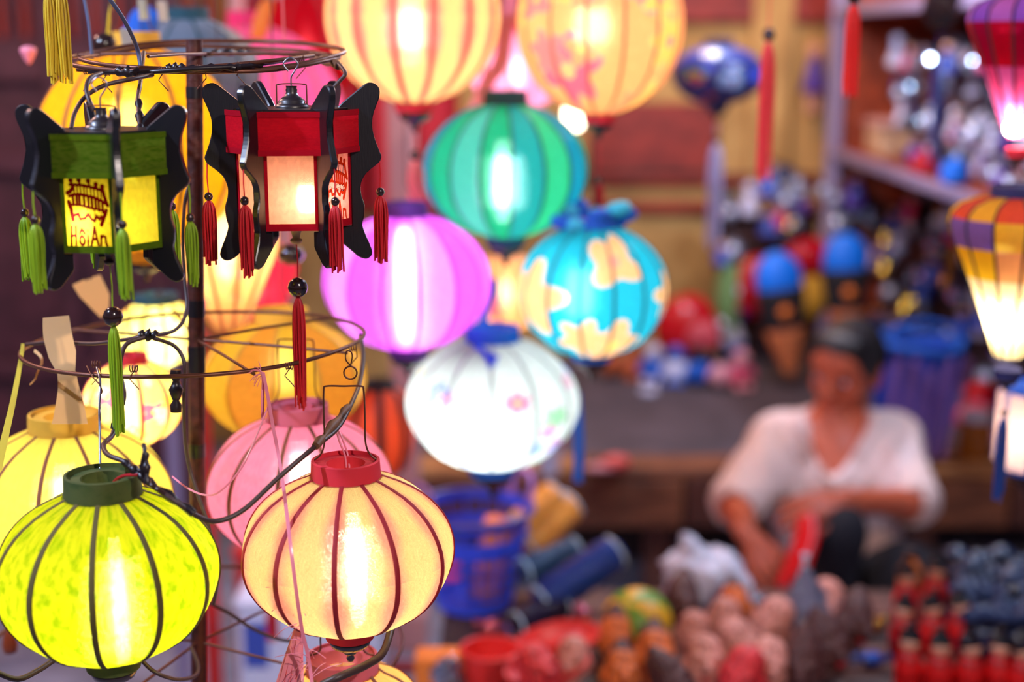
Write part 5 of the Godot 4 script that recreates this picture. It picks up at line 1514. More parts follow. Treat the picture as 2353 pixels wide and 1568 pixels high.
	part("rolled_rim", loop_tube(circle(Vector3(0.02, 0.36, 0), 0.118, 40, Vector3.ZERO, 0.008), 0.014, 8), M.blue_cloth, bag)
	for k in [-1, 1]:
		part("handle", tube(smooth([Vector3(0.09 * k + 0.02, 0.36, 0.03), Vector3(0.08 * k + 0.02, 0.41, 0.03), Vector3(0.02, 0.43, 0.03)], 5), 0.008, 8), M.blue_cloth, bag)
	part("contents", blob(Vector3(0.07, 0.06, 0.045), 8, 0.3, 2.0), mat(c8(40, 150, 120), 0.5), bag, Vector3(0.02, 0.07, 0))
	var jar := thing("jar", "amber jar with a pale lid right of the blue bag", "jar", on_y(2238, 1050, yp))
	part("glass", lathe([[0, 0], [0.045, 0], [0.048, 0.01], [0.048, 0.1], [0.04, 0.115], [0, 0.115]], 20), mat(c8(160, 90, 20), 0.15), jar)
	part("lid", lathe([[0, 0.115], [0.044, 0.115], [0.044, 0.14], [0, 0.142]], 20), M.pale_glaze, jar)
	for q in [["pink cloth bundle right of the blue bag behind the jar", 2240, 960, 4.5, M.rose, 0.06], ["pale cloth bundle right of the blue bag", 2262, 1010, 4.4, M.pale_pink, 0.05], ["red cloth bundle at the edge of the display board", 2255, 905, 4.6, M.gloss_red, 0.05]]:
		single("cloth_bundle", q[0], "cloth", blob(Vector3(1.0, 0.8, 0.8) * float(q[5]), int(q[1]), 0.35, 2.5), q[4], at(q[1], q[2], q[3]))
	var cup := thing("paper_cup", "white paper cup with a red rim beside the dazzling lantern", "cup", on_y(1262, 1088, yp))
	part("cup", lathe([[0, 0], [0.028, 0], [0.036, 0.1], [0.036, 0.1], [0.033, 0.1], [0.026, 0.004], [0, 0.004]], 18), M.pale_glaze, cup)
	part("rim", loop_tube(circle(Vector3(0, 0.1, 0), 0.036, 24), 0.008, 8), M.gloss_red, cup)
	var sl := thing("slipper", "coral red slipper lying on the platform edge", "slipper", on_y(1395, 1082, yp), 0.2)
	part("sole", blob(Vector3(0.07, 0.012, 0.028), 0, 0, 1, 18, 8), M.pale_pink, sl, Vector3(0, 0.012, 0))
	part("upper", blob(Vector3(0.045, 0.024, 0.029), 0, 0.05, 2, 18, 10), M.coral_gloss, sl, Vector3(0.024, 0.022, 0))

# ---------------------------------------------------------------- a smooth field of tapered bones, meshed as surface nets
func field(bones: Array, cell: float, k: float, cuts := []) -> ArrayMesh:
	var lo := Vector3.ONE * 1e6
	var hi := -lo
	for b in bones:
		var r := maxf(b[2], b[3]) + k * 0.5 + cell * 3
		lo = lo.min((b[0] as Vector3).min(b[1]) - Vector3.ONE * r)
		hi = hi.max((b[0] as Vector3).max(b[1]) + Vector3.ONE * r)
	var nx := int((hi.x - lo.x) / cell) + 2
	var ny := int((hi.y - lo.y) / cell) + 2
	var nz := int((hi.z - lo.z) / cell) + 2
	var f := PackedFloat32Array()
	f.resize(nx * ny * nz)
	f.fill(10.0)
	for pass_ in 2:
		for b in bones if pass_ == 0 else cuts:
			var a: Vector3 = b[0]
			var ba: Vector3 = b[1] - a
			var l2 := maxf(ba.length_squared(), 1e-9)
			var ra: float = b[2]
			var rb: float = b[3]
			var r := maxf(ra, rb) + k + cell * 3
			var p0 := (a.min(b[1]) - Vector3.ONE * r - lo) / cell
			var p1 := (a.max(b[1]) + Vector3.ONE * r - lo) / cell
			for z in range(maxi(0, int(p0.z)), mini(nz, int(p1.z) + 1)):
				for y in range(maxi(0, int(p0.y)), mini(ny, int(p1.y) + 1)):
					var i := (z * ny + y) * nx
					for x in range(maxi(0, int(p0.x)), mini(nx, int(p1.x) + 1)):
						var pa := lo + Vector3(x, y, z) * cell - a
						var t := clampf(pa.dot(ba) / l2, 0.0, 1.0)
						var d := (pa - ba * t).length() - lerpf(ra, rb, t)
						if pass_ == 0:
							var o := f[i + x]
							var h := maxf(k - absf(o - d), 0.0)
							f[i + x] = minf(o, d) - h * h / (4.0 * k)
						else:
							f[i + x] = maxf(f[i + x], -d)
	var id := PackedInt32Array()
	id.resize(nx * ny * nz)
	id.fill(-1)
	var v := PackedVector3Array()
	var off := [0, 1, nx, nx + 1, nx * ny, nx * ny + 1, nx * ny + nx, nx * ny + nx + 1]
	var edges := [[0, 1], [2, 3], [4, 5], [6, 7], [0, 2], [1, 3], [4, 6], [5, 7], [0, 4], [1, 5], [2, 6], [3, 7]]
	var cor := [Vector3(0, 0, 0), Vector3(1, 0, 0), Vector3(0, 1, 0), Vector3(1, 1, 0), Vector3(0, 0, 1), Vector3(1, 0, 1), Vector3(0, 1, 1), Vector3(1, 1, 1)]
	for z in nz - 1:
		for y in ny - 1:
			var i0 := (z * ny + y) * nx
			for x in nx - 1:
				var i := i0 + x
				var s := 0
				for c in 8:
					if f[i + off[c]] < 0.0: s += 1
				if s == 0 or s == 8: continue
				var sum := Vector3.ZERO
				var n := 0
				for e in edges:
					var d0 := f[i + off[e[0]]]
					var d1 := f[i + off[e[1]]]
					if (d0 < 0.0) != (d1 < 0.0):
						sum += (cor[e[0]] as Vector3).lerp(cor[e[1]], d0 / (d0 - d1))
						n += 1
				id[i] = v.size()
				v.append(lo + (Vector3(x, y, z) + sum / n) * cell)
	var idx := PackedInt32Array()
	var nm := PackedVector3Array()
	nm.resize(v.size())
	var st := [1, nx, nx * ny]
	for z in range(1, nz - 1):
		for y in range(1, ny - 1):
			for x in range(1, nx - 1):
				var i := (z * ny + y) * nx + x
				var d0 := f[i]
				for ax in 3:
					var d1 := f[i + st[ax]]
					if (d0 < 0.0) == (d1 < 0.0): continue
					var u: int = st[(ax + 1) % 3]
					var w: int = st[(ax + 2) % 3]
					var q := [id[i - u - w], id[i - w], id[i], id[i - u]]
					if q.min() < 0: continue
					if d0 < 0.0: q.reverse()
					idx.append_array([q[0], q[1], q[2], q[0], q[2], q[3]])
					var nn := (v[q[3]] - v[q[1]]).cross(v[q[2]] - v[q[0]])
					for c in q: nm[c] += nn
	var uv := PackedVector2Array()
	uv.resize(v.size())
	for i in v.size():
		nm[i] = nm[i].normalized()
		uv[i] = Vector2(v[i].x, v[i].y)
	return arrays(v, nm, uv, idx)

# palm, four jointed fingers and a thumb; d: along the hand, n: out of its back
func hand(wrist: Vector3, d: Vector3, n: Vector3, curl: float, thumb_side: float) -> ArrayMesh:
	d = d.normalized()
	var s := d.cross(n).normalized() * thumb_side
	n = s.cross(d).normalized() * thumb_side
	if n.dot(d.cross(s)) * thumb_side > 0: n = n
	var b := []
	for k in 4:
		var side := s * (0.030 - 0.020 * k)
		var kn := wrist + d * (0.088 - 0.004 * absf(k - 1.3)) + side
		b.append([wrist + s * (0.016 - 0.011 * k) + d * 0.012, kn, 0.0145, 0.0115])
		var ln: float = [0.072, 0.080, 0.074, 0.058][k]
		var dir := d + s * (0.10 - 0.07 * k)
		var p := kn
		var ang := 0.12 + curl * 0.25
		for j in 3:
			var seg: float = ln * [0.46, 0.31, 0.23][j]
			var q := p + (dir * cos(ang) - n * sin(ang)).normalized() * seg
			b.append([p, q, 0.0092 - 0.0009 * j, 0.0084 - 0.0009 * j])
			p = q
			ang += curl * (0.55 + 0.1 * j)
	var t0 := wrist + d * 0.022 + s * 0.022
	var t1 := wrist + d * 0.055 + s * 0.052 - n * 0.012
	var t2 := wrist + d * 0.088 + s * 0.058 - n * 0.022
	var t3 := wrist + d * 0.112 + s * 0.052 - n * 0.03
	b.append([t0, t1, 0.0135, 0.0115])
	b.append([t1, t2, 0.0105, 0.0092])
	b.append([t2, t3, 0.0092, 0.0075])
	b.append([wrist - d * 0.03, wrist + d * 0.02, 0.023, 0.021])
	return field(b, 0.0034, 0.006)

func vendor() -> void:
	M.skin = mat(c8(186, 88, 56), 0.5, 0.0, {"subsurf_scatter_enabled": true, "subsurf_scatter_strength": 0.08})
	M.lips = mat(c8(176, 70, 58), 0.5)
	M.hair = mat(c8(20, 14, 16), 0.5)
	M.shirt = mat(c8(228, 200, 192), 0.85)
	M.shirt.heightmap_enabled = true
	M.shirt.heightmap_texture = height_tex(51, 0.012, 2, 256, 40.0)
	M.shirt.heightmap_scale = 3.0
	tri(M.shirt, 3.0)
	M.trousers = mat(c8(26, 20, 26), 0.8)
	var base := at(1940, 1330, 3.75)
	base.y = 0.0
	var o := thing("person", "person squatting in a loose white shirt and dark trousers, both hands at work", "person", base)
	var P := func(x: float, y: float, d: float) -> Vector3: return at(x, y, d) - base
	var pelvis: Vector3 = P.call(1940, 1335, 3.84)
	var waist: Vector3 = P.call(1928, 1215, 3.84)
	var chest: Vector3 = P.call(1918, 1075, 3.76)
	var neck: Vector3 = P.call(1925, 962, 3.74)
	var shl: Vector3 = P.call(1792, 1020, 3.74)
	var shr: Vector3 = P.call(2048, 1018, 3.76)
	var ell: Vector3 = P.call(1690, 1160, 3.58)
	var elr: Vector3 = P.call(2098, 1158, 3.56)
	var wrl: Vector3 = P.call(1722, 1238, 3.40)
	var wrr: Vector3 = P.call(1925, 1150, 3.38)
	var hipl: Vector3 = P.call(1880, 1350, 3.80)
	var hipr: Vector3 = P.call(2000, 1350, 3.82)
	var knl: Vector3 = P.call(1912, 1222, 3.40)
	var knr: Vector3 = P.call(2080, 1318, 3.52)
	var anl := Vector3(knl.x - 0.02, 0.09, knl.z - 0.02)
	var anr := Vector3(knr.x - 0.10, 0.09, knr.z + 0.12)
	var toel := anl + Vector3(-0.03, -0.05, 0.15)
	var toer := anr + Vector3(0.02, -0.05, 0.15)
	# head frame: turned to the side and a little down
	var fz := Vector3(-0.60, -0.22, 0.77).normalized()
	var fx := Vector3.UP.cross(fz).normalized()
	fx = (fx + Vector3(0, -0.06, 0)).normalized()
	var fy := fz.cross(fx).normalized()
	var hb := Basis(fx, fy, fz)
	var hc: Vector3 = P.call(1942, 848, 3.70)
	var L := func(x: float, y: float, z: float) -> Vector3: return hc + hb * Vector3(x, y, z)
	var body := field([
		[pelvis, waist, 0.125, 0.115], [waist, chest, 0.115, 0.13], [chest, neck, 0.13, 0.06], [neck, L.call(0, -0.05, -0.02), 0.056, 0.052], [shl, shr, 0.062, 0.062],
		[shl, ell, 0.05, 0.041], [shr, elr, 0.05, 0.041], [ell, wrl, 0.041, 0.026], [elr, wrr, 0.041, 0.026],
		[hipl, knl, 0.09, 0.062], [hipr, knr, 0.09, 0.062], [knl, anl, 0.058, 0.04], [knr, anr, 0.058, 0.04], [anl, toel, 0.042, 0.03], [anr, toer, 0.042, 0.03]], 0.013, 0.045)
	var head := field([
		[L.call(0, 0.03, -0.03), L.call(0, 0.02, 0.015), 0.086, 0.078], [L.call(0, -0.045, 0.015), L.call(0, -0.088, 0.052), 0.055, 0.026], [L.call(-0.036, -0.03, 0.05), L.call(-0.03, -0.05, 0.05), 0.032, 0.026], [L.call(0.036, -0.03, 0.05), L.call(0.03, -0.05, 0.05), 0.032, 0.026],
		[L.call(-0.02, 0.045, 0.045), L.call(0.02, 0.045, 0.045), 0.046, 0.046], [L.call(0, 0.014, 0.088), L.call(0, -0.026, 0.106), 0.009, 0.013], [L.call(-0.012, -0.03, 0.096), L.call(0.012, -0.03, 0.096), 0.009, 0.009], [L.call(-0.034, 0.022, 0.08), L.call(0.034, 0.022, 0.08), 0.011, 0.011],
		[L.call(-0.02, -0.056, 0.082), L.call(0.02, -0.056, 0.082), 0.008, 0.008], [L.call(-0.016, -0.067, 0.080), L.call(0.016, -0.067, 0.080), 0.009, 0.009], [L.call(0, -0.06, -0.01), neck, 0.05, 0.056],
		[L.call(0.083, 0.012, -0.012), L.call(0.083, -0.03, -0.004), 0.017, 0.011], [L.call(-0.083, 0.012, -0.012), L.call(-0.083, -0.03, -0.004), 0.017, 0.011]], 0.0045, 0.014,
		[[L.call(0.032, 0.002, 0.104), L.call(0.034, 0.002, 0.104), 0.018, 0.018], [L.call(-0.032, 0.002, 0.104), L.call(-0.034, 0.002, 0.104), 0.018, 0.018]])
	var hl := hand(wrl, P.call(1768, 1290, 3.36) - wrl, Vector3(-0.5, 0.5, 0.7), 0.9, 1.0)
	var hr := hand(wrr, P.call(1850, 1172, 3.34) - wrr, Vector3(-0.1, 0.75, 0.65), 0.35, -1.0)
	part("body", join([body, head, hl, hr]), M.skin, o)
	for s in [-1, 1]:
		var ey := part("eye", blob(Vector3(0.0125, 0.007, 0.008), 0, 0, 1, 14, 10), M.pale_glaze, o, L.call(0.032 * s, 0.001, 0.082), hb.get_euler())
		part("iris", blob(Vector3(0.006, 0.0062, 0.004), 0, 0, 1, 12, 8), M.eye, ey, Vector3(0, -0.001, 0.0058))
		part("eyebrow", blob(Vector3(0.017, 0.0035, 0.005), 0, 0, 1, 14, 8), M.hair, o, L.call(0.034 * s, 0.026, 0.090), hb.get_euler())
	part("lips", blob(Vector3(0.019, 0.006, 0.007), 0, 0, 1, 16, 8), M.lips, o, L.call(0, -0.061, 0.087), hb.get_euler())
	part("hair", field([
		[L.call(0, 0.048, 0.02), L.call(0, 0.048, -0.045), 0.076, 0.080], [L.call(0.038, 0.04, 0.0), L.call(0.04, 0.025, -0.045), 0.056, 0.056], [L.call(-0.038, 0.04, 0.0), L.call(-0.04, 0.025, -0.045), 0.056, 0.056], [L.call(0, 0.01, -0.07), L.call(0, -0.03, -0.065), 0.062, 0.045],
		[L.call(0.08, 0.035, 0.01), L.call(0.082, 0.0, 0.012), 0.02, 0.010], [L.call(-0.08, 0.035, 0.01), L.call(-0.082, 0.0, 0.012), 0.02, 0.010], [L.call(-0.04, 0.085, 0.045), L.call(0.04, 0.088, 0.04), 0.028, 0.030]], 0.007, 0.02, [[L.call(-0.02, -0.05, 0.10), L.call(-0.02, 0.035, 0.105), 0.06, 0.055], [L.call(0.03, -0.05, 0.10), L.call(0.03, 0.03, 0.10), 0.06, 0.052]]), M.hair, o)
	# loose shirt with rolled sleeves and an open neck
	var hem1: Vector3 = P.call(1850, 1330, 3.70)
	var hem2: Vector3 = P.call(2010, 1290, 3.72)
	var slv := field([
		[waist, chest, 0.15, 0.145], [pelvis + Vector3(0, 0.06, 0.02), waist, 0.155, 0.15], [chest, neck + Vector3(0, -0.03, 0), 0.135, 0.075], [shl, shr, 0.078, 0.078], [shl, shl.lerp(ell, 0.95), 0.076, 0.072], [shr, shr.lerp(elr, 0.95), 0.076, 0.07],
		[shl.lerp(chest, 0.3), hem1, 0.09, 0.06], [shr.lerp(chest, 0.3), hem2, 0.09, 0.045], [shl.lerp(ell, 0.5), hem1.lerp(shl, 0.5), 0.06, 0.05],
		[P.call(1850, 968, 3.66), P.call(1902, 1080, 3.585), 0.018, 0.014], [P.call(1990, 965, 3.68), P.call(1912, 1080, 3.59), 0.018, 0.014], [P.call(1850, 968, 3.66), P.call(1905, 945, 3.80), 0.02, 0.02], [P.call(1990, 965, 3.68), P.call(1945, 945, 3.80), 0.02, 0.02],
		[P.call(1904, 1085, 3.59), P.call(1880, 1230, 3.66), 0.016, 0.014]], 0.0115, 0.04,
		[[P.call(1922, 955, 3.67), P.call(1908, 1075, 3.60), 0.09, 0.036], [neck, L.call(0, -0.06, 0.0), 0.066, 0.075], [ell.lerp(wrl, 0.12), wrl, 0.048, 0.05], [elr.lerp(wrr, 0.12), wrr, 0.048, 0.05]])
	var sh := part("shirt", slv, M.shirt, o)
	for q in [[shl, ell, wrl], [shr, elr, wrr]]:
		var c: Vector3 = q[0].lerp(q[1], 0.96)
		var dv: Vector3 = (q[1] - q[0]).normalized()
		part("rolled_cuff", tube([c - dv * 0.02, c, c + dv * 0.025], [0.068, 0.074, 0.068], 20), M.shirt, sh)
	part("trousers", field([
		[hipl, hipr, 0.105, 0.105], [hipl, knl, 0.10, 0.078], [hipr, knr, 0.10, 0.078], [knl, anl, 0.076, 0.062], [knr, anr, 0.076, 0.062], [pelvis, waist, 0.12, 0.10]], 0.013, 0.03), M.trousers, o)
	for q in [[anl, toel], [anr, toer]]:
		part("sandal", blob(Vector3(0.05, 0.014, 0.12), 0, 0, 1, 18, 8), M.trousers, o, Vector3((q[0].x + q[1].x) / 2, 0.014, (q[0].z + q[1].z) / 2))
	# what the hands hold
	var sc := thing("scissors", "red-handled scissors held point down before the knee", "scissors", at(1842, 1205, 3.30))
	var zc := at(1842, 1205, 3.30)
	for k in [[[1862, 1185, 3.31], [1868, 1230, 3.28], [1850, 1290, 3.24], [1838, 1330, 3.22]], [[1848, 1190, 3.31], [1836, 1250, 3.28], [1812, 1310, 3.25], [1796, 1350, 3.23]]]:
		part("handle", tube(smooth(pts(k).map(func(v): return v - zc), 6), 0.0105, 10, 1.4), M.scarlet_gloss, sc)
	for k in [[[1838, 1325, 3.22], [1830, 1400, 3.16]], [[1798, 1345, 3.23], [1838, 1405, 3.16]]]:
		var a: Vector3 = at(k[0][0], k[0][1], k[0][2]) - zc
		var b: Vector3 = at(k[1][0], k[1][1], k[1][2]) - zc
		part("blade", tube([a, a.lerp(b, 0.5), b], [0.007, 0.006, 0.001], 6, 0.4), M.steel, sc)

# ---------------------------------------------------------------- the low table of goods in front
func on_table(px: float, py: float) -> Vector3:
	return on_y(px, py, 0.60)

func table_goods() -> void:
	var zf := -1.98
	var zb := -2.62
	var x0 := on_table(1015, 1440).x
	var x1 := 1.75
	var t := thing("goods_table", "low plank table crowded with masks, dolls and wrapped rolls", "table", Vector3((x0 + x1) / 2, 0, (zf + zb) / 2))
	for k in 5:
		var w := (zf - zb) / 5
		part("plank", rbox(x1 - x0, 0.025, w - 0.008, 0.004), [M.plank_dark, M.plank_black][k % 2], t, Vector3(0, 0.585, (k - 2) * w))
	for s in [-1, 1]:
		part("apron", rbox(x1 - x0 - 0.1, 0.07, 0.025, 0.004), M.plank_dark, t, Vector3(0, 0.535, s * 0.28))
		for k in [-1, 1]:
			part("leg", rbox(0.05, 0.57, 0.05, 0.004), M.plank_dark, t, Vector3(k * (x1 - x0 - 0.14) / 2, 0.285, s * 0.28))
	# blue basket with pierced sides
	var bp := on_table(1090, 1385)
	var b := thing("basket", "blue plastic basket with rows of square holes", "basket", bp)
	var s := 2.62
	var r0 := sz(90, s)
	var r1 := sz(134, s)
	var hh := 0.19
	var R := func(v: float) -> float: return lerpf(r0, r1, v)
	part("floor", lathe([[0, 0], [r0, 0], [r0, 0], [r0, 0.006], [r0, 0.006], [0, 0.006]], 32), M.blue_plastic, b)
	var skin := func(v0: float, v1: float) -> ArrayMesh: return lathe([[R.call(v0) - 0.003, v0 * hh], [R.call(v0), v0 * hh], [R.call(v0), v0 * hh], [R.call(v1), v1 * hh], [R.call(v1), v1 * hh], [R.call(v1) - 0.003, v1 * hh], [R.call(v1) - 0.003, v1 * hh], [R.call(v0) - 0.003, v0 * hh]], 36)
	for q in [[0.0, 0.10], [0.20, 0.235], [0.335, 0.37], [0.47, 0.505], [0.60, 0.78], [0.90, 1.0]]:
		part("band", skin.call(q[0], q[1]), M.blue_plastic, b)
	for k in 18:
		var a := TAU * k / 18.0
		var u := Vector3(cos(a), 0, sin(a))
		part("slat", tube([u * (R.call(0.1) - 0.0015) + Vector3(0, 0.1 * hh, 0), u * (R.call(0.4) - 0.0015) + Vector3(0, 0.4 * hh, 0), u * (R.call(0.94) - 0.0015) + Vector3(0, 0.94 * hh, 0)], 0.0024 if k % 6 else 0.0012, 6, 2.2 if k % 6 else 12.0), M.blue_plastic, b)
	part("rim", loop_tube(circle(Vector3(0, hh, 0), r1 + 0.003, 40), 0.006, 8), M.violet_plastic, b)
	for q in [-0.5, 2.64]:
		var a := float(q)
		part("grip", tube(smooth([Vector3(cos(a - 0.35), 0, sin(a - 0.35)) * r1 + Vector3(0, hh, 0), Vector3(cos(a - 0.25), 0, sin(a - 0.25)) * r1 * 1.03 + Vector3(0, hh + 0.05, 0), Vector3(cos(a + 0.25), 0, sin(a + 0.25)) * r1 * 1.03 + Vector3(0, hh + 0.05, 0), Vector3(cos(a + 0.35), 0, sin(a + 0.35)) * r1 + Vector3(0, hh, 0)], 6), 0.006, 8), M.lilac, b)
	# something orange and a tall back of blue film inside it
	single("orange_roll", "orange roll standing inside the blue basket", "roll", lathe([[0, 0], [0.028, 0], [0.03, 0.006], [0.03, 0.15], [0.028, 0.16], [0, 0.16]], 20), M.orange_cloth, bp + Vector3(0.02, 0.008, -0.01), Vector3(0.1, 0, -0.18))
	# wrapped rolls
	for q in [["yellow wrapped roll leaning beside the blue basket, in front", 1200, 1262, 1318, 1150, 2.74, 42, M.gold_wrap], ["yellow wrapped roll leaning behind the other yellow one", 1185, 1215, 1280, 1130, 2.72, 36, M.gold_wrap],
			["glossy blue wrapped roll leaning toward the vendor", 1235, 1392, 1425, 1262, 2.5, 45, M.blue_wrap], ["dark teal wrapped roll under the yellow ones", 1196, 1318, 1330, 1262, 2.62, 36, M.teal_wrap], ["dark glossy roll lying below the blue wrapped one", 1180, 1440, 1300, 1385, 2.45, 34, M.dark_wrap]]:
		var a := at(q[1], q[2], q[5])
		var c := at(q[3], q[4], q[5] + 0.06)
		var o := thing("wrapped_roll", q[0], "roll", a)
		var v := c - a
		var r := sz(q[6], q[5])
		var path := []
		var rad := []
		for k in 15:
			path.append(v * (k / 14.0))
			rad.append(r * (1.0 + 0.05 * sin(k * 2.3)) * ([0.55, 0.9][k] if k < 2 else [0.9, 0.55][k - 13] if k > 12 else 1.0))
		part("wrapping", tube(path, rad, 20), q[7], o)
		for k in [0.06, 0.94]:
			var p := v * float(k)
			part("tie", tube([p - v * 0.012, p, p + v * 0.012], r * 0.97, 16), M.clear_plastic, o)
	# white bag, striped ball and clear bag
	var wb := thing("plastic_bag", "crumpled white plastic bag behind the masks", "bag", at(1628, 1340, 2.7))
	part("bulk", blob(Vector3(0.09, 0.062, 0.06), 5, 0.35, 2.2, 32, 20), M.white_film, wb, Vector3(0.0, 0.0, 0), Vector3(0, 0, -0.4))
	part("knot", blob(Vector3(0.02, 0.04, 0.02), 6, 0.4, 3.0, 14, 10), M.white_film, wb, Vector3(-0.035, 0.06, 0), Vector3(0, 0, 0.3))
	var bl := thing("striped_ball", "green and yellow striped ball among the masks", "ball", at(1462, 1432, 2.42))
	bl.rotation = Vector3(0.3, 0.4, 0.5)
	var prof := []
	for k in 15:
		var a := -PI / 2 + PI * k / 14
		prof.append([maxf(0.0001, cos(a) * 0.062), sin(a) * 0.056])
	for k in 8:
		part("segment", panel_mesh(prof, 8, 1.0), [M.ball_green, M.ball_yellow][k % 2], bl, Vector3.ZERO, Vector3(0, TAU * k / 8, 0))
	var cp := at(1850, 1300, 2.46)
	var cn := thing("clear_bag", "pleated clear plastic bag gathered to a point before the vendor", "bag", cp)
	var rows := []
	for i in 14:
		var v := i / 13.0
		var row := PackedVector3Array()
		for j in 60:
			var a := TAU * j / 60.0
			var w := lerpf(0.004, 0.082, v) * (1.0 + 0.14 * sin(a * 9.0 + v * 2.0))
			row.append(Vector3(cos(a) * w + 0.02 * v, -v * 0.16, sin(a) * w * 0.7))
		rows.append(row)
	rows.reverse()
	part("film", grid(rows), M.grey_film, cn)
	part("tie", lathe([[0.003, -0.006], [0.006, 0], [0.003, 0.006], [0.008, 0.02]], 12), M.clear_plastic, cn)
	masks_and_dolls()
	foil_packets()
	left_things()

func foil_packets() -> void:
	var r := RandomNumberGenerator.new()
	r.seed = 23
	var tone := ["silver", "rose", "blue", "gold"]
	var ms := [crinkle(mat(c8(200, 205, 220), 0.08, 0.9)), crinkle(mat(c8(220, 110, 130), 0.12, 0.6)), crinkle(mat(c8(60, 100, 200), 0.1, 0.6)), crinkle(mat(c8(220, 160, 70), 0.1, 0.8))]
	var spots := [[1555, 1392, "behind the striped ball"], [1600, 1402, "below the white bag"], [1650, 1398, "under the right end of the white bag"], [1705, 1388, "right of the white bag"], [1745, 1395, "before the vendor's sleeve"], [1330, 1420, "below the blue wrapped roll"], [1290, 1452, "beside the dark roll"], [1350, 1465, "behind the red tray"], [1180, 1470, "behind the red tub"], [1130, 1455, "before the basket"], [1960, 1500, "in the dark gap left of the dolls"], [2010, 1450, "left of the back row of dolls"], [1930, 1400, "before the dark trousers"], [1790, 1500, "at the right end of the mask heap"], [2005, 1530, "low left of the red dolls"], [1870, 1440, "beside the clear bag"]]
	var i := 0
	for q in spots:
		var k := i % 4
		var o := thing("foil_packet", "small crumpled %s foil packet %s" % [tone[k], q[2]], "packet", on_table(q[0], q[1]) + Vector3(0, 0.012, 0), r.randf() * TAU, "foil packets on the goods table")
		part("wrapper", blob(Vector3(0.02, 0.013, 0.016), 40 + i, 0.35, 2.5, 12, 8), ms[k], o)
		for s in [-1, 1]:
			part("twist", lathe([[0.002, 0], [0.011, 0.014], [0.002, 0.0141]], 9, 0.5), ms[k], o, Vector3(0.017 * s, 0, 0), Vector3(0, 0, -PI / 2 * s))
		i += 1

func mask(col: Material, seed_: int) -> Node3D:
	var o := thing("paper_mask", "mask", "mask", Vector3(0, -9, 0))
	o.set_meta("base", "paper_mask")
	var h := field([[Vector3(0, 0.012, 0), Vector3(0, 0.03, 0.002), 0.036, 0.034], [Vector3(0, -0.01, 0.004), Vector3(0, -0.034, 0.012), 0.032, 0.018], [Vector3(0, 0.012, 0.036), Vector3(0, -0.006, 0.048), 0.006, 0.010], [Vector3(-0.02, 0.017, 0.032), Vector3(-0.007, 0.014, 0.036), 0.007, 0.006], [Vector3(0.02, 0.017, 0.032), Vector3(0.007, 0.014, 0.036), 0.007, 0.006],
		[Vector3(-0.02, -0.008, 0.022), Vector3(-0.018, -0.012, 0.022), 0.014, 0.012], [Vector3(0.02, -0.008, 0.022), Vector3(0.018, -0.012, 0.022), 0.014, 0.012], [Vector3(0.036, 0.006, 0), Vector3(0.036, -0.006, 0), 0.009, 0.007], [Vector3(-0.036, 0.006, 0), Vector3(-0.036, -0.006, 0), 0.009, 0.007]], 0.0042, 0.012)
	part("face", h, col, o)
	for s in [-1, 1]:
		part("eye", blob(Vector3(0.007, 0.0045, 0.004), 0, 0, 1, 10, 8), M.eye, o, Vector3(0.014 * s, 0.006, 0.035))
	part("mouth", blob(Vector3(0.012, 0.0035, 0.004), 0, 0, 1, 12, 6), M.gloss_red, o, Vector3(0, -0.024, 0.032))
	part("hat" if seed_ % 2 else "topknot", lathe([[0.03, 0], [0.026, 0.012], [0.014, 0.024], [0.008, 0.034], [0, 0.036]], 14) if seed_ % 2 else blob(Vector3(0.016, 0.014, 0.014), 0, 0.1, 2.0, 12, 8), M.mask_brown if seed_ % 2 else M.black_plastic, o, Vector3(0, 0.048, -0.004))
	return o

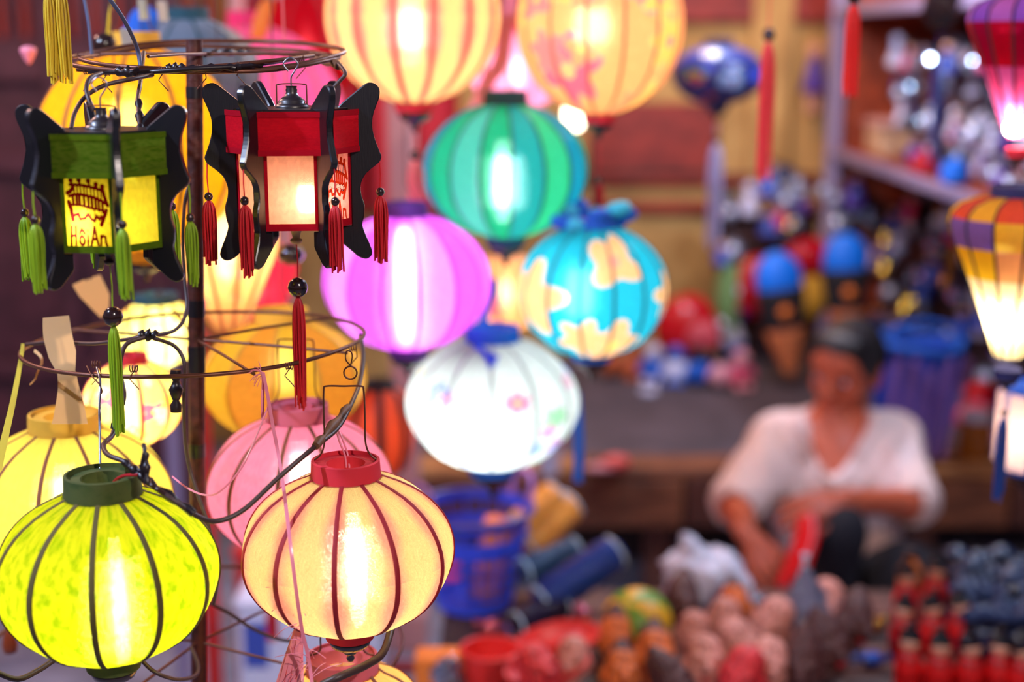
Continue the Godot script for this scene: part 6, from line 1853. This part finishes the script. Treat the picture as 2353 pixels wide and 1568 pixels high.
func masks_and_dolls() -> void:
	var cols := [M.mask_pink, M.mask_orange, M.mask_red, M.mask_brown]
	var protos := []
	for k in 4: protos.append(mask(cols[k], k))
	var word := ["dusty pink", "orange", "red", "dark brown"]
	var where := [[1410, 1478, 2.36, 1, 0.3, "with a red hat beside the striped ball"], [1318, 1530, 2.2, 0, -0.4, "at the left end of the heap beside the red tray"], [1500, 1525, 2.2, 1, 0.5, "low in the middle of the heap"], [1590, 1465, 2.3, 0, -0.2, "in the middle of the heap behind the orange ones"], [1655, 1440, 2.42, 0, 0.3, "at the back of the heap below the white bag"], [1700, 1490, 2.3, 0, 0.6, "right of the middle of the heap"], [1620, 1540, 2.15, 0, 0.0, "at the bottom edge in the middle of the heap"], [1705, 1562, 2.1, 2, -0.5, "at the bottom edge right of the pink ones"], [1545, 1578, 2.06, 3, 0.4, "at the bottom edge of the heap"],
		[1425, 1562, 2.1, 1, 0.2, "at the bottom edge left of the dark brown one"], [1240, 1552, 2.12, 2, 0.4, "lying against the red trays"], [1755, 1545, 2.14, 0, 0.2, "at the right end of the heap"], [1770, 1440, 2.4, 0, -0.4, "under the clear plastic bag"], [1905, 1490, 2.3, 3, 0.3, "in the shade left of the red dolls"], [1840, 1540, 2.16, 3, -0.2, "low in the shade below the clear plastic bag"], [1960, 1440, 2.4, 3, 0.5, "far in the shade before the dark trousers"], [1890, 1400, 2.5, 0, 0.2, "half in the shade beside the clear plastic bag"], [1565, 1395, 2.56, 3, 0.2, "behind the striped ball and the white bag"], [1690, 1405, 2.55, 1, -0.3, "small behind the heap under the white bag"]]
	var seen := {}
	for q in where:
		var k: int = q[3]
		var lab := "%s papier-mache mask %s" % [word[k], q[5]]
		var p := at(q[0], q[1], q[2])
		var o: Node3D
		if not seen.has(k):
			seen[k] = true
			o = protos[k]
			o.position = p
			o.set_meta("label", lab)
		else:
			o = dup(protos[k], p, 0, lab)
		o.set_meta("group", "papier-mache masks in the heap")
		o.rotation = Vector3(-0.35 + 0.2 * sin(q[0] * 0.1), q[4], 0.4 * sin(q[1] * 0.3))
		o.scale = Vector3.ONE * (0.78 + 0.10 * sin(q[0] * 0.37))
	# red dolls and dark glazed figurines at the right
	var dl := thing("wooden_doll", "doll", "doll", Vector3(0, -9, 0))
	dl.set_meta("base", "wooden_doll")
	part("body", lathe([[0, 0], [0.022, 0], [0.0245, 0.006], [0.0235, 0.04], [0.017, 0.06], [0.01, 0.066], [0, 0.066]], 20), M.doll_red, dl)
	part("sash", lathe([[0.0236, 0.034], [0.0246, 0.036], [0.0236, 0.042], [0.0226, 0.044]], 20), M.scarlet_gloss, dl)
	part("head", blob(Vector3(0.0165, 0.017, 0.0165), 0, 0, 1, 16, 12), M.skin_doll, dl, Vector3(0, 0.08, 0))
	part("hair", blob(Vector3(0.0185, 0.0165, 0.0185), 0, 0, 1, 16, 12), M.black_gloss, dl, Vector3(0, 0.0865, -0.003))
	part("bun", blob(Vector3(0.008, 0.008, 0.008), 0, 0, 1, 10, 8), M.black_gloss, dl, Vector3(0, 0.106, -0.002))
	var dp := [[2080, 1420, "at the left of the back row"], [2148, 1405, "in the back row beside the dark figurines"], [2072, 1500, "at the left of the middle row"], [2138, 1495, "in the middle row, second from the left"], [2200, 1490, "in the middle row before the dark figurines"], [2085, 1578, "at the left of the front row"], [2155, 1590, "in the front row, second from the left"], [2225, 1592, "in the front row, third from the left"], [2292, 1590, "in the front row, fourth from the left"], [2345, 1600, "in the front row at the right edge"]]
	var i := 0
	for q in dp:
		var p := on_table(q[0], q[1])
		var lab := "small red doll with black hair %s" % q[2]
		var o: Node3D = dl if i == 0 else dup(dl, p, 0, lab)
		o.position = p
		o.rotation.y = sin(q[0]) * 0.5
		o.set_meta("label", lab)
		o.set_meta("group", "red dolls at the lower right")
		i += 1
	var fg := thing("glazed_figurine", "dark glazed figurine in the crowd behind the red dolls", "figurine", Vector3(0, -9, 0), 0.0, "dark glazed figurines at the lower right")
	fg.set_meta("base", "glazed_figurine")
	part("body", lathe([[0, 0], [0.018, 0], [0.02, 0.008], [0.021, 0.024], [0.012, 0.042], [0.008, 0.048], [0, 0.048]], 16), M.navy_glaze, fg)
	part("head", blob(Vector3(0.013, 0.014, 0.013), 0, 0, 1, 14, 10), M.black_gloss, fg, Vector3(0, 0.058, 0))
	part("hat", lathe([[0.022, 0], [0.008, 0.01], [0, 0.012]], 14), M.navy_glaze, fg, Vector3(0, 0.066, 0))
	var r := RandomNumberGenerator.new()
	r.seed = 9
	var first := true
	for row in 6:
		for k in 9:
			var px := 2190.0 + k * 26.0 + (row % 2) * 13.0 + r.randf_range(-5, 5)
			var py := 1352.0 + row * 30.0
			if px < 2170.0 + row * 10.0: continue
			var p := on_table(px, py)
			if p.z > -2.0: continue
			var o: Node3D = fg if first else dup(fg, p, 0)
			o.set_meta("label", "dark glazed figurine, %s in the %s row behind the red dolls" % [["first", "second", "third", "fourth", "fifth", "sixth", "seventh", "eighth", "ninth"][k], ["back", "second", "third", "fourth", "fifth", "front"][row]])
			first = false
			o.position = p
			o.rotation.y = r.randf_range(-0.8, 0.8)
			o.scale = Vector3.ONE * r.randf_range(0.85, 1.15)
	var gb := [["blue glass bottle standing among the dark figurines", 2235, 1440, M.navy_glaze], ["orange lidded jar behind the red dolls", 2090, 1355, M.orange_cloth], ["teal glazed jar at the right edge among the dark figurines", 2325, 1450, M.teal_wrap]]
	for q in gb:
		var o := thing("small_jar", q[0], "jar", on_table(q[1], q[2]))
		part("body", lathe([[0, 0], [0.02, 0], [0.024, 0.01], [0.024, 0.04], [0.012, 0.056], [0.01, 0.07], [0, 0.07]], 18), q[3], o)
		part("stopper", lathe([[0, 0.068], [0.012, 0.068], [0.012, 0.08], [0, 0.082]], 14), M.black_gloss, o)

func left_things() -> void:
	# red tub, trays and an orange box with tinsel
	var tub := thing("tub", "round red plastic tub at the bottom edge", "tub", on_table(1128, 1590))
	var rt := sz(68, 2.3)
	part("wall", lathe([[0, 0], [rt * 0.86, 0], [rt * 0.88, 0.004], [rt, 0.075], [rt, 0.075], [rt * 0.96, 0.075], [rt * 0.96, 0.075], [rt * 0.85, 0.006], [0, 0.006]], 36), M.red_plastic, tub)
	part("rim", loop_tube(circle(Vector3(0, 0.075, 0), rt, 40), 0.0035, 8), M.red_plastic, tub)
	for q in [["shallow red tray behind the other, right of the red tub", 1285, 1500, 2.36, 0.055], ["shallow red tray at the bottom edge, right of the red tub", 1262, 1560, 2.2, 0.05]]:
		var o := thing("tray", q[0], "tray", at(q[1], q[2], q[3]))
		o.rotation = Vector3(0.25, 0.2, 0.18)
		var ra := sz(100, q[3])
		part("dish", lathe([[0, 0], [ra * 0.7, 0], [ra * 0.75, 0.003], [ra, 0.028], [ra, 0.028], [ra * 0.96, 0.029], [ra * 0.72, 0.008], [0, 0.006]], 36, 0.6), M.red_plastic, o)
		part("rim", loop_tube(circle(Vector3(0, 0.0285, 0), ra * 0.98, 40).map(func(v): return Vector3(v.x, v.y, v.z * 0.6)), 0.0028, 8), M.red_plastic, o)
	var bx := thing("box", "small orange box with a silver tinsel front left of the red tub", "box", on_table(1008, 1592))
	part("body", rbox(0.075, 0.07, 0.05, 0.004), M.orange_cloth, bx, Vector3(0, 0.036, 0))
	part("tinsel", blob(Vector3(0.024, 0.032, 0.01), 7, 0.5, 9.0, 24, 16), M.chrome, bx, Vector3(0.014, 0.04, 0.026))
	# red stool
	var st := thing("stool", "red plastic stool in the shade behind the pink and cream lantern", "stool", on_y(955, 1560, 0.24) * Vector3(1, 0, 1))
	var top := 0.50
	part("seat", rbox(0.2, 0.03, 0.2, 0.012), M.red_plastic, st, Vector3(0, top, 0))
	for s in [[-1, -1], [1, -1], [-1, 1], [1, 1]]:
		part("leg", tube([Vector3(s[0] * 0.08, top, s[1] * 0.08), Vector3(s[0] * 0.092, top * 0.5, s[1] * 0.092), Vector3(s[0] * 0.105, 0, s[1] * 0.105)], 0.016, 4, 1.4), M.red_plastic, st)
	for s in [-1, 1]:
		part("brace", rbox(0.17, 0.03, 0.012, 0.004), M.red_plastic, st, Vector3(0, top * 0.45, s * 0.09))
	# white cool box, sticker and ribbon
	var d := 3.0
	var cp := on_y(640, 1700, 0.0)
	var cb2 := thing("cool_box", "white plastic cool box standing on the ground behind the stand", "box", Vector3(at(718, 1500, d).x, 0, at(718, 1500, d).z - 0.06))
	part("body", rbox(0.29, 0.5, 0.26, 0.015), M.white_plastic, cb2, Vector3(0, 0.25, 0))
	part("lid", rbox(0.30, 0.035, 0.27, 0.012), M.white_plastic, cb2, Vector3(0, 0.515, 0))
	part("sticker", rbox(0.05, 0.10, 0.004, 0.002), M.gloss_blue, cb2, Vector3(-0.105, 0.43, 0.13))
	part("groove", rbox(0.06, 0.012, 0.006, 0.002), M.groove_grey, cb2, Vector3(-0.06, 0.2, 0.13))
	var rb := thing("tassel", "red tassel hanging before the white cool box", "tassel", at(622, 1372, 2.3))
	tassel(rb, Vector3(0, 0.4, 0), 0.41, 0.055, 0.010, M.red_thread, M.bead_dark, 0.006)
	for q in [["red wooden stake right of the iron pole at the bottom", 562, 1480, 3.3, 0.5], ["red painted stake behind the iron pole", 470, 1060, 3.2, 1.0], ["grey-blue post behind the flowered lantern", 398, 1060, 3.6, 0.95]]:
		var p := at(q[1], q[2], q[3])
		var sk := thing("stake", q[0], "post", Vector3(p.x, 0, p.z))
		var m: Material = M.cab_edge if str(q[0]).begins_with("grey") else M.red_plastic
		part("shaft", tube([Vector3(0, 0, 0), Vector3(0, q[4] * 0.5, 0), Vector3(0, q[4], 0)], [0.02, 0.018, 0.014], 12), m, sk)
		part("knob", blob(Vector3.ONE * 0.022, 0, 0, 1, 14, 10), m, sk, Vector3(0, q[4], 0))
	# orange and black lattice lantern behind the pink ones
	round_lantern("unlit orange drum lantern with a black lattice left of the dazzling one", 868, 990, 160, 2.5, {
		"silk": mat(c8(210, 74, 30), 0.7, 0.0, {"backlight_enabled": true, "backlight": c8(150, 60, 30)}), "rib": M.rib_black, "collar": M.black_cloth, "prof": [[0.5, -1.3], [0.8, -1.1], [0.98, -0.5], [1.0, 0.0], [0.98, 0.5], [0.8, 1.1], [0.5, 1.3]], "ribs": 8, "phase": 10.0, "rib_w": 0.014, "finial": M.bead_dark, "bulb": [0.003, c8(255, 180, 120), 0.0, 0.0, 0.0]})
